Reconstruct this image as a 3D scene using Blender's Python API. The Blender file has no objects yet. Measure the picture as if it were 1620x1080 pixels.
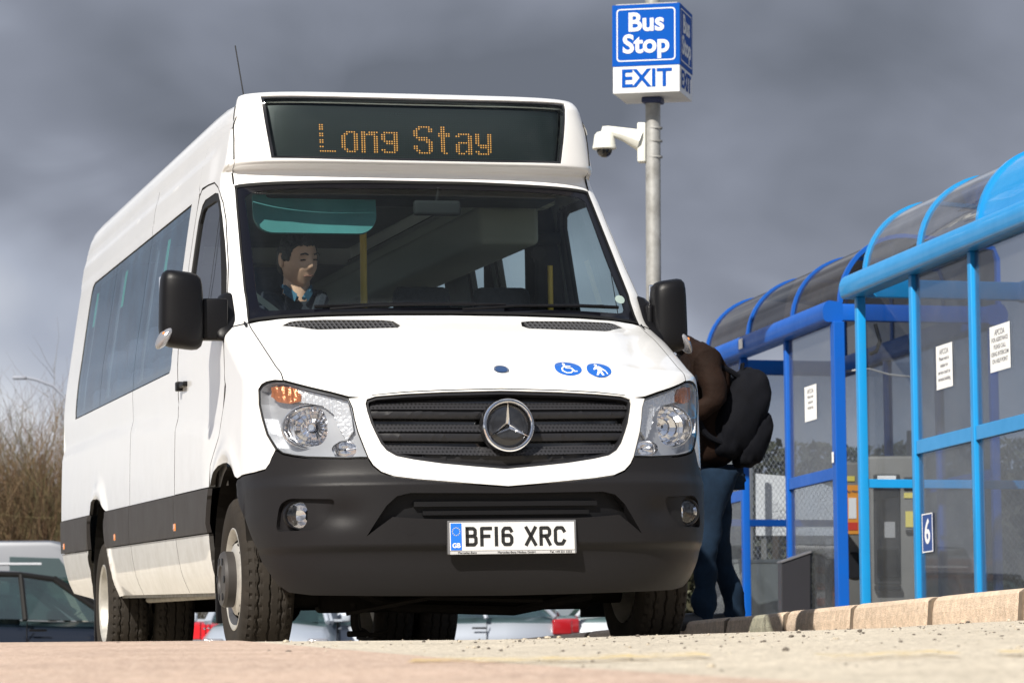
import bpy, bmesh, math, random
from mathutils import Vector, Matrix
from mathutils.noise import noise as pnoise
random.seed(7)
rad=math.radians; PI=math.pi
scn=bpy.context.scene
COL=scn.collection

# ------------------------------------------------------------------ camera
F_PX=5060.0; CAM_Z=0.23
cam_d=bpy.data.cameras.new('camera'); cam=bpy.data.objects.new('camera',cam_d); COL.objects.link(cam)
cam_d.sensor_width=36; cam_d.lens=36*F_PX/1620; cam_d.clip_start=.1; cam_d.clip_end=3000
cam.location=(0,0,CAM_Z); cam.rotation_euler=(rad(90)+math.atan(420/F_PX),0,0)
cam_d.dof.use_dof=True; cam_d.dof.focus_distance=13.3; cam_d.dof.aperture_fstop=9
scn.camera=cam
# ------------------------------------------------------------------ sun and sky
SUN_AZ=27.0; SUN_EL=41.0          # degrees left of straight-behind-the-camera, elevation
sun_dir=Vector((-math.sin(rad(SUN_AZ))*math.cos(rad(SUN_EL)),-math.cos(rad(SUN_AZ))*math.cos(rad(SUN_EL)),math.sin(rad(SUN_EL))))
sl=bpy.data.lights.new('sun','SUN'); sl.energy=5.0; sl.angle=rad(.55); sl.color=(1,.94,.85)
so=bpy.data.objects.new('sun',sl); COL.objects.link(so); so.rotation_euler=sun_dir.to_track_quat('Z','Y').to_euler()
world=bpy.data.worlds.new('World'); scn.world=world; world.use_nodes=True
def build_world():
    nt=world.node_tree; nt.nodes.clear(); N=nt.nodes.new; L=nt.links.new
    out=N('ShaderNodeOutputWorld'); bg=N('ShaderNodeBackground'); L(bg.outputs[0],out.inputs[0])
    sky=N('ShaderNodeTexSky'); sky.sky_type='NISHITA'; sky.sun_disc=False
    sky.sun_elevation=rad(SUN_EL); sky.sun_rotation=math.atan2(sun_dir.x,sun_dir.y)
    sc=N('ShaderNodeVectorMath'); sc.operation='SCALE'; sc.inputs['Scale'].default_value=.10; L(sky.outputs[0],sc.inputs[0])
    tc=N('ShaderNodeTexCoord'); sep=N('ShaderNodeSeparateXYZ'); L(tc.outputs['Generated'],sep.inputs[0])
    mp=N('ShaderNodeMapping'); mp.inputs['Scale'].default_value=(1,1,1.5); mp.inputs['Rotation'].default_value=(0,rad(-22),0); L(tc.outputs['Generated'],mp.inputs[0])
    n1=N('ShaderNodeTexNoise'); n1.inputs['Scale'].default_value=5.6; n1.inputs['Detail'].default_value=4; n1.inputs['Roughness'].default_value=.45; n1.inputs['Distortion'].default_value=.15; L(mp.outputs[0],n1.inputs[0])
    off=N('ShaderNodeVectorMath'); off.operation='ADD'; off.inputs[1].default_value=(3.1,1.7,.6); L(mp.outputs[0],off.inputs[0]); 
    n2=N('ShaderNodeTexNoise'); n2.inputs['Scale'].default_value=14; n2.inputs['Detail'].default_value=6; n2.inputs['Distortion'].default_value=.5; L(off.outputs[0],n2.inputs[0])
    def M(op,a,b,c=None,clamp=False):
        m=N('ShaderNodeMath'); m.operation=op; m.use_clamp=clamp
        for i,x in enumerate((a,b,c)):
            if x is None: continue
            if isinstance(x,(int,float)): m.inputs[i].default_value=x
            else: L(x,m.inputs[i])
        return m.outputs[0]
    z=sep.outputs[2]
    mr=N('ShaderNodeMapRange'); mr.interpolation_type='SMOOTHSTEP'; L(z,mr.inputs[0])
    mr.inputs[1].default_value=.03; mr.inputs[2].default_value=.18; mr.inputs[3].default_value=.95; mr.inputs[4].default_value=.34
    v=M('ADD',mr.outputs[0],M('MULTIPLY',M('SUBTRACT',n1.outputs[0],.47),2.9))
    v=M('ADD',v,M('MULTIPLY',M('SUBTRACT',n2.outputs[0],.5),.38),None,True)
    cr=N('ShaderNodeValToRGB'); L(v,cr.inputs[0]); e=cr.color_ramp.elements
    e[0].position=0; e[0].color=(.100,.112,.138,1); e[1].position=1; e[1].color=(.45,.47,.51,1)
    x=e.new(.35); x.color=(.165,.181,.222,1); x=e.new(.62); x.color=(.27,.295,.355,1)
    # breaks in the cloud high above
    n3=N('ShaderNodeTexNoise'); n3.inputs['Scale'].default_value=1.7; n3.inputs['Detail'].default_value=4; L(tc.outputs['Generated'],n3.inputs[0])
    hi=N('ShaderNodeMapRange'); L(z,hi.inputs[0]); hi.inputs[1].default_value=.3; hi.inputs[2].default_value=.7
    br=N('ShaderNodeMapRange'); L(n3.outputs[0],br.inputs[0]); br.inputs[1].default_value=.45; br.inputs[2].default_value=.6
    fac=M('MULTIPLY',hi.outputs[0],br.outputs[0],None,True)
    mx=N('ShaderNodeMix'); mx.data_type='RGBA'; L(fac,mx.inputs[0]); L(cr.outputs[0],mx.inputs[6]); L(sc.outputs[0],mx.inputs[7])
    L(mx.outputs[2],bg.inputs[0]); bg.inputs[1].default_value=1.0
build_world()
vs=scn.view_settings; vs.view_transform='Standard'; vs.look='None'; vs.gamma=1; vs.use_curve_mapping=False; vs.exposure=.62

# ------------------------------------------------------------------ helpers
def nmat(name):
    m=bpy.data.materials.new(name); m.use_nodes=True; nt=m.node_tree; nt.nodes.clear()
    return m,nt,nt.nodes.new,nt.links.new
def mat(name,col,rough=.5,metal=0.,var=.0,scale=8.,bump=0.,bscale=60.,coat=0.,coords='Object',emis=None,spec=.5,col2=None,rvar=0.):
    m,nt,N,L=nmat(name)
    o=N('ShaderNodeOutputMaterial'); b=N('ShaderNodeBsdfPrincipled'); L(b.outputs[0],o.inputs[0])
    b.inputs['Base Color'].default_value=(*col,1); b.inputs['Roughness'].default_value=rough; b.inputs['Metallic'].default_value=metal
    b.inputs['Specular IOR Level'].default_value=spec
    if coat: b.inputs['Coat Weight'].default_value=coat; b.inputs['Coat Roughness'].default_value=.04
    if emis: b.inputs['Emission Color'].default_value=(*emis[0],1); b.inputs['Emission Strength'].default_value=emis[1]
    tc=N('ShaderNodeTexCoord')
    if var or rvar:
        n=N('ShaderNodeTexNoise'); n.inputs['Scale'].default_value=scale; n.inputs['Detail'].default_value=6; n.inputs['Roughness'].default_value=.65; L(tc.outputs[coords],n.inputs[0])
        if var:
            r=N('ShaderNodeMapRange'); r.inputs[1].default_value=.3; r.inputs[2].default_value=.7; L(n.outputs[0],r.inputs[0])
            mx=N('ShaderNodeMix'); mx.data_type='RGBA'; L(r.outputs[0],mx.inputs[0])
            c2=col2 or tuple(c*(1-var) for c in col); c1=tuple(min(1,c*(1+var*.6)) for c in col)
            mx.inputs[6].default_value=(*c1,1); mx.inputs[7].default_value=(*c2,1); L(mx.outputs[2],b.inputs['Base Color'])
        if rvar:
            r=N('ShaderNodeMapRange'); r.inputs[1].default_value=.3; r.inputs[2].default_value=.7; r.inputs[3].default_value=rough; r.inputs[4].default_value=min(1,rough+rvar); L(n.outputs[0],r.inputs[0]); L(r.outputs[0],b.inputs['Roughness'])
    if bump:
        n=N('ShaderNodeTexNoise'); n.inputs['Scale'].default_value=bscale; n.inputs['Detail'].default_value=4; L(tc.outputs[coords],n.inputs[0])
        bp=N('ShaderNodeBump'); bp.inputs['Strength'].default_value=bump; bp.inputs['Distance'].default_value=.01; L(n.outputs[0],bp.inputs['Height']); L(bp.outputs[0],b.inputs['Normal'])
    return m
def glass(name,tint,refl=.0,rough=.0,fres=.8,dirt_haze=.0,body=(.3,.3,.3)):
    """thin sheet glass: tinted see-through plus a mirror reflection"""
    m,nt,N,L=nmat(name)
    o=N('ShaderNodeOutputMaterial'); t=N('ShaderNodeBsdfTransparent'); t.inputs[0].default_value=(*tint,1)
    g=N('ShaderNodeBsdfGlossy'); g.inputs['Roughness'].default_value=rough; g.inputs[0].default_value=(1,1,1,1)
    lw=N('ShaderNodeLayerWeight'); lw.inputs[0].default_value=.5
    pw=N('ShaderNodeMath'); pw.operation='POWER'; L(lw.outputs['Facing'],pw.inputs[0]); pw.inputs[1].default_value=5
    a=N('ShaderNodeMath'); a.operation='MULTIPLY_ADD'; a.use_clamp=True; L(pw.outputs[0],a.inputs[0]); a.inputs[1].default_value=fres; a.inputs[2].default_value=.035+refl
    mx=N('ShaderNodeMixShader'); L(a.outputs[0],mx.inputs[0]); L(t.outputs[0],mx.inputs[1]); L(g.outputs[0],mx.inputs[2])
    last=mx
    if dirt_haze:
        d=N('ShaderNodeBsdfDiffuse'); d.inputs[0].default_value=(*body,1)
        tc=N('ShaderNodeTexCoord'); n=N('ShaderNodeTexNoise'); n.inputs['Scale'].default_value=3.5; n.inputs['Detail'].default_value=8; n.inputs['Roughness'].default_value=.7; L(tc.outputs['Object'],n.inputs[0])
        r=N('ShaderNodeMapRange'); L(n.outputs[0],r.inputs[0]); r.inputs[1].default_value=.3; r.inputs[2].default_value=.75; r.inputs[3].default_value=dirt_haze*.4; r.inputs[4].default_value=dirt_haze*1.5
        m2=N('ShaderNodeMixShader'); L(r.outputs[0],m2.inputs[0]); L(mx.outputs[0],m2.inputs[1]); L(d.outputs[0],m2.inputs[2]); last=m2
    L(last.outputs[0],o.inputs[0]); return m

class MB:
    """collects shapes for ONE mesh"""
    def __init__(s): s.v=[]; s.f=[]
    def add(s,vs,fs,M=None):
        b=len(s.v); s.v+=[tuple(M@Vector(p)) if M else tuple(p) for p in vs]; s.f+=[tuple(b+i for i in f) for f in fs]; return s
    def box(s,x0,x1,y0,y1,z0,z1,M=None,r=0.):
        if r<=0:
            return s.add([(x0,y0,z0),(x1,y0,z0),(x1,y1,z0),(x0,y1,z0),(x0,y0,z1),(x1,y0,z1),(x1,y1,z1),(x0,y1,z1)],
              [(0,3,2,1),(4,5,6,7),(0,1,5,4),(1,2,6,5),(2,3,7,6),(3,0,4,7)],M)
        bm=bmesh.new(); bmesh.ops.create_cube(bm,size=1)
        for v in bm.verts: v.co=Vector(((x0+x1)/2+v.co.x*(x1-x0),(y0+y1)/2+v.co.y*(y1-y0),(z0+z1)/2+v.co.z*(z1-z0)))
        bmesh.ops.bevel(bm,geom=bm.edges[:],offset=r,segments=3,affect='EDGES',profile=.5)
        return s.bm(bm,M)
    def bm(s,bm,M=None):
        bm.verts.index_update(); s.add([v.co for v in bm.verts],[[v.index for v in f.verts] for f in bm.faces],M); bm.free(); return s
    def cyl(s,p,q,r,r2=None,n=16,caps=True,M=None):
        p=Vector(p);q=Vector(q);r2=r if r2 is None else r2
        a=(q-p).normalized(); u=a.orthogonal().normalized(); w=a.cross(u)
        vs=[p+(u*math.cos(2*PI*i/n)+w*math.sin(2*PI*i/n))*r for i in range(n)]+[q+(u*math.cos(2*PI*i/n)+w*math.sin(2*PI*i/n))*r2 for i in range(n)]
        fs=[(i,(i+1)%n,n+(i+1)%n,n+i) for i in range(n)]
        if caps: fs+=[tuple(range(n-1,-1,-1)),tuple(range(n,2*n))]
        return s.add(vs,fs,M)
    def tube(s,pts,r,n=10,M=None,radii=None,flat=None):
        pts=[Vector(p) for p in pts]; prev=None; vs=[];fs=[]
        for i,p in enumerate(pts):
            a=(pts[min(i+1,len(pts)-1)]-pts[max(i-1,0)]).normalized()
            if prev is None: u=a.orthogonal().normalized()
            else: u=(prev-a*prev.dot(a)).normalized()
            prev=u; w=a.cross(u); rr=radii[i] if radii else r
            for k in range(n): vs.append(p+(u*math.cos(2*PI*k/n)+w*math.sin(2*PI*k/n))*rr)
        for i in range(len(pts)-1):
            for k in range(n): fs.append((i*n+k,i*n+(k+1)%n,(i+1)*n+(k+1)%n,(i+1)*n+k))
        fs+=[tuple(range(n-1,-1,-1)),tuple((len(pts)-1)*n+k for k in range(n))]
        return s.add(vs,fs,M)
    def lathe(s,prof,n=32,M=None,closed=False):
        """profile of (r,x): turned about the X axis"""
        vs=[];fs=[];m=len(prof)
        for i in range(n):
            a=2*PI*i/n
            for r,x in prof: vs.append((x,r*math.cos(a),r*math.sin(a)))
        for i in range(n):
            for j in range(m-1+(1 if closed else 0)):
                j2=(j+1)%m; fs.append((i*m+j,i*m+j2,((i+1)%n)*m+j2,((i+1)%n)*m+j))
        return s.add(vs,fs,M)
    def prism(s,poly,y0,y1,M=None,axis='y'):
        """2D polygon (a,b) extruded; axis y: (a,y,b); x: (y,a,b); z:(a,b,y)"""
        def p3(a,b,t): return {'y':(a,t,b),'x':(t,a,b),'z':(a,b,t)}[axis]
        n=len(poly); vs=[p3(a,b,y0) for a,b in poly]+[p3(a,b,y1) for a,b in poly]
        return s.add(vs,[tuple(range(n)),tuple(range(2*n-1,n-1,-1))]+[(i,i+n,(i+1)%n+n,(i+1)%n) for i in range(n)],M)
    def build(s,name,m,parent=None,smooth=False,bevel=0.,auto=35):
        me=bpy.data.meshes.new(name); me.from_pydata(s.v,[],s.f)
        bm=bmesh.new(); bm.from_mesh(me)
        if bevel:
            es=[e for e in bm.edges if len(e.link_faces)==2 and e.calc_face_angle(0)>rad(25)]
            bmesh.ops.bevel(bm,geom=es,offset=bevel,segments=2,affect='EDGES',profile=.5,clamp_overlap=True)
        bmesh.ops.recalc_face_normals(bm,faces=bm.faces[:])
        if smooth:
            for f in bm.faces: f.smooth=True
            for e in bm.edges:
                if len(e.link_faces)==2 and e.calc_face_angle(0)>rad(auto): e.smooth=False
        bm.to_mesh(me); bm.free()
        return link(name,me,m,parent)
def link(name,me,m,parent=None):
    if m:
        me.materials.clear(); me.materials.append(m)
    o=bpy.data.objects.new(name,me); COL.objects.link(o)
    if parent: o.parent=parent
    return o
def tag(o,label=None,cat=None,group=None,kind=None):
    for k,v in (('label',label),('category',cat),('group',group),('kind',kind)):
        if v: o[k]=v
    return o
def thing(name,label,cat,M=None,loc=None,rz=0,group=None):
    o=bpy.data.objects.new(name,None); COL.objects.link(o); o.empty_display_size=.2
    if M is not None: o.matrix_world=M
    elif loc: o.location=loc; o.rotation_euler=(0,0,rz)
    return tag(o,label,cat,group)
def copy_tree(o,parent=None):
    c=o.copy(); COL.objects.link(c)
    if parent: c.parent=parent; c.matrix_parent_inverse=o.matrix_parent_inverse.copy()
    for ch in list(o.children): copy_tree(ch,c)
    return c
_fonts={}
def text_polys(body,size,name,m,parent,M,thick=0.0,extr=.0006,ax='CENTER',spacing=1.,xs=1.):
    """a line of lettering as a thin mesh; lies in local XZ, facing -Y, through matrix M"""
    cu=bpy.data.curves.new('lettering','FONT'); cu.body=body; cu.size=size; cu.align_x=ax; cu.align_y='CENTER'; cu.offset=thick; cu.extrude=extr; cu.space_character=spacing; cu.resolution_u=4
    ob=bpy.data.objects.new('lettering',cu); COL.objects.link(ob)
    dg=bpy.context.evaluated_depsgraph_get(); me=bpy.data.meshes.new_from_object(ob.evaluated_get(dg))
    bpy.data.objects.remove(ob); 
    R=Matrix(((xs,0,0,0),(0,0,-1,0),(0,1,0,0),(0,0,0,1)))
    me.transform(M@R); me.name=name
    return link(name,me,m,parent)
def dens(pts,step=.03,closed=True):
    o=[]; n=len(pts)
    for i in range(n if closed else n-1):
        a=pts[i]; b=pts[(i+1)%n]; k=max(1,int(math.hypot(b[0]-a[0],b[1]-a[1])/step))
        for j in range(k): o.append((a[0]+(b[0]-a[0])*j/k,a[1]+(b[1]-a[1])*j/k))
    if not closed: o.append(pts[-1])
    return o
def rounded(pts,r,seg=4):
    """round the corners of a 2D polygon"""
    o=[];n=len(pts)
    for i in range(n):
        p=Vector(pts[i]);a=Vector(pts[i-1])-p;b=Vector(pts[(i+1)%n])-p
        k=min(r,a.length*.45,b.length*.45); a.normalize(); b.normalize()
        for j in range(seg+1):
            t=j/seg; q=(p+a*k)*(1-t)**2+p*2*t*(1-t)+(p+b*k)*t*t; o.append((q.x,q.y))
    return o
def shrink(pts,g):
    n=len(pts);A=sum(pts[i][0]*pts[(i+1)%n][1]-pts[(i+1)%n][0]*pts[i][1] for i in range(n)); sg=1 if A>0 else -1; o=[]
    for i in range(n):
        p=Vector(pts[i]);a=(p-Vector(pts[i-1]));b=(Vector(pts[(i+1)%n])-p)
        if a.length<1e-7 or b.length<1e-7: o.append(tuple(p)); continue
        a.normalize();b.normalize(); na=Vector((-a.y,a.x));nb=Vector((-b.y,b.x)); m=na+nb
        if m.length<1e-4: m=na
        m.normalize(); c=max(.8,m.dot(na)); q=p+m*(sg*g/c); o.append((q.x,q.y))
    return o

# ------------------------------------------------------------------ van skin
WT=[(.20,.86),(.30,.92),(.42,.965),(.60,.988),(.80,.990),(1.0,.987),(1.2,.982),(1.35,.985),(1.5,.975),(1.75,.94),(2.0,.903),(2.2,.87),(2.4,.835),(2.48,.815),(2.53,.80),(2.57,.785)]
FT=[(.20,.19),(.25,.10),(.30,.065),(.36,.045),(.44,.03),(.475,.005),(.62,0.0),(.715,.0),(.735,.012),(.76,.03),(.80,.04),(.95,.06),(1.08,.085),(1.13,.105),(1.18,.15),(1.22,.26),(1.28,.42),(1.36,.64),(1.45,.90),(1.50,.97),(1.7,1.17),(1.9,1.36),(2.07,1.52),(2.16,1.60),(2.20,1.62),(2.218,1.56),(2.235,1.545),(2.5,1.57),(2.54,1.60),(2.57,1.68)]
DT=[(.20,.55),(.75,.60),(1.0,.56),(1.2,.48),(1.44,.36),(1.6,.26),(2.1,.20),(2.5,.18)]
NT=[(.20,3.4),(1.0,3.2),(1.3,3.6),(1.44,4.),(2.1,4.),(2.3,5.),(2.5,6.5)]
def _pl(tab,z):
    if z<=tab[0][0]: return tab[0][1]
    for (a,b),(c,d) in zip(tab,tab[1:]):
        if z<=c: return b+(d-b)*(z-a)/(c-a)
    return tab[-1][1]
def _sm(tab,z):
    n=len(tab)
    if z<=tab[0][0]: return tab[0][1]
    if z>=tab[-1][0]: return tab[-1][1]
    i=max(k for k in range(n-1) if tab[k][0]<=z)
    def sl_(k): return (tab[k+1][1]-tab[k][1])/(tab[k+1][0]-tab[k][0])
    def m(k):
        if k==0: return sl_(0)
        if k==n-1: return sl_(n-2)
        a,b=sl_(k-1),sl_(k)
        return 0 if a*b<=0 else 2*a*b/(a+b)
    h=tab[i+1][0]-tab[i][0]; t=(z-tab[i][0])/h
    return (2*t**3-3*t*t+1)*tab[i][1]+(t**3-2*t*t+t)*h*m(i)+(-2*t**3+3*t*t)*tab[i+1][1]+(t**3-t*t)*h*m(i+1)
LW=[_sm(WT,i/1000) for i in range(2701)]; LF=[_sm(FT,i/1000) for i in range(2701)]
LD=[_pl(DT,i/1000) for i in range(2701)]; LN=[_pl(NT,i/1000) for i in range(2701)]
def _l(t,z):
    z=max(0,min(2.699,z))*1000; i=int(z); return t[i]+(t[i+1]-t[i])*(z-i)
def smooth01(x): x=max(0,min(1,x)); return x*x*(3-2*x)
SW=[(1.0,.93),(1.22,.985),(1.67,1.031),(2.36,1.086),(3.1,1.127),(4.05,1.166),(5.25,1.178),(7.3,1.16)]
def relief(u,z):
    a=abs(u); w=_l(LW,z); Y=a-w+_l(LF,z); r=0
    if Y>1.0 and a>w*.95 and z<1.5:
        zs=_sm(SW,Y); r+=.013*smooth01((zs-z)/.075+.5)*smooth01((Y-1.1)/.5)*smooth01((z-.1)/.2)
        for cy,ct in ((5.36,.40),):
            q=math.hypot(Y-cy,z-ct); r+=.016*math.exp(-((q-.47)/.05)**2)
    if Y>.55 and a>w and .6<z<1.1:
        q=math.hypot((Y-1.0)*1.05,z-.45); r+=.012*math.exp(-((q-.45)/.045)**2)
    if a>w and Y>1.9 and z>2.15: r+=.006*smooth01((2.335-z)/.05+.5)*smooth01((z-2.16)/.08)*smooth01((Y-1.9)/.3)
    if 1.10<z<1.47 and a<w:
        uc=.56+(z-1.1)/.35*.26; r+=.016*smooth01((uc-a)/.16+.5)*smooth01((z-1.1)/.05)*smooth01((1.47-z)/.03)
    if .45<z<.72 and a<1.2:
        r-=.016*math.exp(-((a-.76)/.10)**2-((z-.60)/.05)**2)
    return r
def P0(u,z):
    s=1 if u>=0 else -1;a=abs(u);w=_l(LW,z);d=_l(LD,z);n=_l(LN,z)
    if a>=w+d: x,y=w,a-w
    else:
        lo,hi=max(0,a-d),min(w,a)
        for _ in range(22):
            m=(lo+hi)/2; q=d*(1-math.sqrt(max(0,1-min(1,m/w)**n)))
            if m+q<a: lo=m
            else: hi=m
        x=(lo+hi)/2; y=a-x
    return Vector((s*x,_l(LF,z)+y,z))
def P(u,z,off=0.):
    p=P0(u,z); e=.004
    n=(P0(u+e,z)-P0(u-e,z)).cross(P0(u,z+e)-P0(u,z-e))
    if n.length<1e-9: n=Vector((0,-1,0))
    n.normalize()
    return p+n*(off+relief(u,z))
def PN(u,z):
    e=.004; n=(P0(u+e,z)-P0(u-e,z)).cross(P0(u,z+e)-P0(u,z-e)); return n.normalized()
def UY(Y,z):
    w=_l(LW,z);d=_l(LD,z);y=Y-_l(LF,z)
    if y>=d: return w+y
    if y<=0: return 0.
    q=1-y/d; return w*(1-q*q)**(1/_l(LN,z))+y
def S(pts,side=-1,step=.03,closed=True): return [(side*UY(Y,z),z) for Y,z in dens(pts,step,closed)]
def mir(pts): return [(-u,z) for u,z in pts]
def sym(half):
    """half outline (left side, from centre line to centre line) -> full closed outline"""
    return half+[(-u,z) for u,z in reversed(half) if abs(u)>1e-4]
def PF(u,z):
    e=.004; r=relief
    a,b,c,d=P0(u+e,z),P0(u-e,z),P0(u,z+e),P0(u,z-e)
    Tu=(a-b)/(2*e); Tz=(c-d)/(2*e); n=Tu.cross(Tz)
    if n.length<1e-9: n=Vector((0,-1,0))
    n.normalize()
    Tu=Tu+n*((r(u+e,z)-r(u-e,z))/(2*e)); Tz=Tz+n*((r(u,z+e)-r(u,z-e))/(2*e)); m=Tu.cross(Tz); m.normalize()
    return P0(u,z)+n*r(u,z),n,m
def panel(name,outline,m,parent,holes=(),off=0.,thick=.012,step=.03,gap=0.,fn=P,cuts=True,flat=False,smooth=True,zc=(),rim=None):
    if gap: outline=shrink(outline,gap)
    bm=bmesh.new(); edges=[]
    for loop in [outline]+list(holes):
        vs=[bm.verts.new((a,b,0)) for a,b in loop]
        for i in range(len(vs)): edges.append(bm.edges.new((vs[i],vs[(i+1)%len(vs)])))
    bmesh.ops.triangle_fill(bm,use_beauty=True,use_dissolve=False,edges=edges,normal=(0,0,1))
    if cuts:
        xs=[v.co.x for v in bm.verts]; ys=[v.co.y for v in bm.verts]
        for ax,(lo,hi) in enumerate(((min(xs),max(xs)),(min(ys),max(ys)))):
            st=step if ax==0 else step*.8
            k=math.ceil(lo/st)
            while k*st<hi:
                co=Vector((0,0,0)); no=Vector((0,0,0)); co[ax]=k*st; no[ax]=1
                bmesh.ops.bisect_plane(bm,geom=bm.verts[:]+bm.edges[:]+bm.faces[:],dist=1e-5,plane_co=co,plane_no=no); k+=1
        for z_ in zc: bmesh.ops.bisect_plane(bm,geom=bm.verts[:]+bm.edges[:]+bm.faces[:],dist=1e-5,plane_co=(0,z_,0),plane_no=(0,1,0))
    bmesh.ops.remove_doubles(bm,verts=bm.verts[:],dist=1e-6)
    bedges=[e for e in bm.edges if len(e.link_faces)==1]
    uv={v:(v.co.x,v.co.y) for v in bm.verts}
    cn={}
    if fn is P:
        fr={v:PF(*uv[v]) for v in bm.verts}; top={v:f[0]+f[1]*off for v,f in fr.items()}; cn={v:f[2] for v,f in fr.items()}
    else: top={v:fn(*uv[v],off) for v in bm.verts}
    if thick:
        inner={};outer={}
        for e in bedges:
            for v in e.verts:
                if v not in inner:
                    inner[v]=bm.verts.new(top[v]-fr[v][1]*thick if fn is P else fn(*uv[v],off-thick)); outer[v]=bm.verts.new(top[v])
        for e in bedges:
            a,b=e.verts; f=bm.faces.new((outer[a],outer[b],inner[b],inner[a])); 
    for v,p in top.items(): v.co=p
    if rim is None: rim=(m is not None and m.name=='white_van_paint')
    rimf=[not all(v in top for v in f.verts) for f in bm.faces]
    for f in bm.faces: f.smooth=smooth
    # orient the skin outwards
    ref=[f for f in bm.faces if all(v in top for v in f.verts)]
    bm.normal_update()
    s=0
    for f in ref[:400]:
        c=[uv[v] for v in f.verts]; a=sum(x for x,_ in c)/len(c); b=sum(y for _,y in c)/len(c)
        e=.004; n=(fn(a+e,b,0)-fn(a-e,b,0)).cross(fn(a,b+e,0)-fn(a,b-e,0)); s+=1 if f.normal.dot(n)>0 else -1
    if s<0: bmesh.ops.reverse_faces(bm,faces=ref)
    me=bpy.data.meshes.new(name); bm.verts.index_update(); nl=None
    if cn and smooth:
        nl=[]
        for f in bm.faces:
            if all(v in cn for v in f.verts): nl+=[tuple(cn[v]) for v in f.verts]
            else: nl+=[tuple(f.normal)]*len(f.verts)
    bm.to_mesh(me); bm.free()
    if nl and len(nl)==len(me.loops): me.normals_split_custom_set(nl)
    o=link(name,me,m,parent)
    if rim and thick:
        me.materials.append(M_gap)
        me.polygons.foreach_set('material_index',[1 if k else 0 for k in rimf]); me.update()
    return o
# ------------------------------------------------------------------ materials
M_gap=mat('panel_gap_shade',(.05,.048,.045),rough=.9)  # dark rim colour paints the shade inside the seams between panels
M_white=mat('white_van_paint',(.74,.74,.73),rough=.34,coat=.8,rvar=.1,scale=3)
def paint_dust(m):
    nt=m.node_tree; N=nt.nodes.new; L=nt.links.new; b=next(n for n in nt.nodes if n.type=='BSDF_PRINCIPLED')
    tc=N('ShaderNodeTexCoord'); sp=N('ShaderNodeSeparateXYZ'); L(tc.outputs['Object'],sp.inputs[0])
    n=N('ShaderNodeTexNoise'); n.inputs['Scale'].default_value=7; n.inputs['Detail'].default_value=8; n.inputs['Roughness'].default_value=.75; L(tc.outputs['Object'],n.inputs[0])
    h=N('ShaderNodeMapRange'); L(sp.outputs[2],h.inputs[0]); h.inputs[1].default_value=1.1; h.inputs[2].default_value=.3; h.inputs[3].default_value=.03; h.inputs[4].default_value=.5
    r=N('ShaderNodeMapRange'); L(n.outputs[0],r.inputs[0]); r.inputs[1].default_value=.38; r.inputs[2].default_value=.68
    mu=N('ShaderNodeMath'); mu.operation='MULTIPLY'; L(h.outputs[0],mu.inputs[0]); L(r.outputs[0],mu.inputs[1])
    mx=N('ShaderNodeMix'); mx.data_type='RGBA'; L(mu.outputs[0],mx.inputs[0]); mx.inputs[6].default_value=b.inputs['Base Color'].default_value[:]; mx.inputs[7].default_value=(.40,.37,.32,1); L(mx.outputs[2],b.inputs['Base Color'])
paint_dust(M_white)
M_plast=mat('grey_textured_plastic',(.012,.0115,.0125),spec=.16,rough=.36,bump=.10,bscale=420,rvar=.12,scale=5)
M_band=mat('side_moulding_plastic',(.030,.027,.026),spec=.3,rough=.5,bump=.06,bscale=300,rvar=.1,scale=4)
M_blk=mat('black_plastic',(.004,.004,.005),spec=.2,rough=.42,bump=.05,bscale=200)
M_gloss=mat('gloss_black',(.012,.012,.013),rough=.12,coat=.5)
M_grille=mat('grille_grey_plastic',(.014,.014,.016),spec=.3,rough=.4)
M_dark=mat('underbody_black',(.008,.007,.006),spec=.1,rough=.8,var=.5,scale=6)
M_rub=mat('tyre_rubber',(.017,.015,.013),spec=.15,rough=.8,var=.35,scale=9,bump=.1,bscale=90,col2=(.032,.027,.022))
M_rim=mat('silver_steel_rim',(.42,.405,.37),rough=.42,metal=.35,var=.25,scale=14)
M_hub=mat('grey_hub_cap',(.035,.032,.030),rough=.5)
M_chr=mat('chrome',(.85,.85,.86),rough=.06,metal=1)
M_alu=mat('reflector_silver',(.86,.86,.88),rough=.10,metal=1)
M_house=mat('lamp_housing_grey',(.42,.43,.45),rough=.28,metal=.5)
M_orange=mat('amber_lens',(.75,.23,.03),rough=.2,coat=.6)
M_amb=mat('amber_bulb_cover',(.42,.15,.06),rough=.15,metal=.5,bump=.3,bscale=150)
M_lens=glass('clear_lamp_lens',(.93,.94,.95),refl=.03)
M_ws=glass('windscreen_glass',(.80,.90,.88),refl=-.010,dirt_haze=.008,body=(.35,.4,.42))  # faint diffuse film paints a pale reflection haze over the screen
M_frit=mat('black_glass_border',(.004,.004,.006),rough=.1,spec=.25)
M_sg=glass('tinted_side_glass',(.62,.74,.82),refl=.06,fres=.7,dirt_haze=.11,body=(.15,.29,.46))  # blue diffuse film colours reflected sky into the panes
M_dg=glass('cab_door_glass',(.78,.87,.88),refl=.03)
M_int=mat('grey_lining',(.16,.165,.165),rough=.9,var=.2,scale=3)
M_intd=mat('dark_trim',(.010,.011,.013),spec=.2,rough=.8)
M_intl=mat('pale_grey_trim',(.42,.43,.41),rough=.7)
M_seat=mat('dark_seat_fabric',(.028,.032,.045),rough=.95,bump=.2,bscale=250,var=.3,scale=40)
M_yel=mat('yellow_rail_paint',(.62,.40,.05),rough=.4)
M_seal=mat('black_rubber_seal',(.008,.008,.008),rough=.6,spec=.2)

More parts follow.
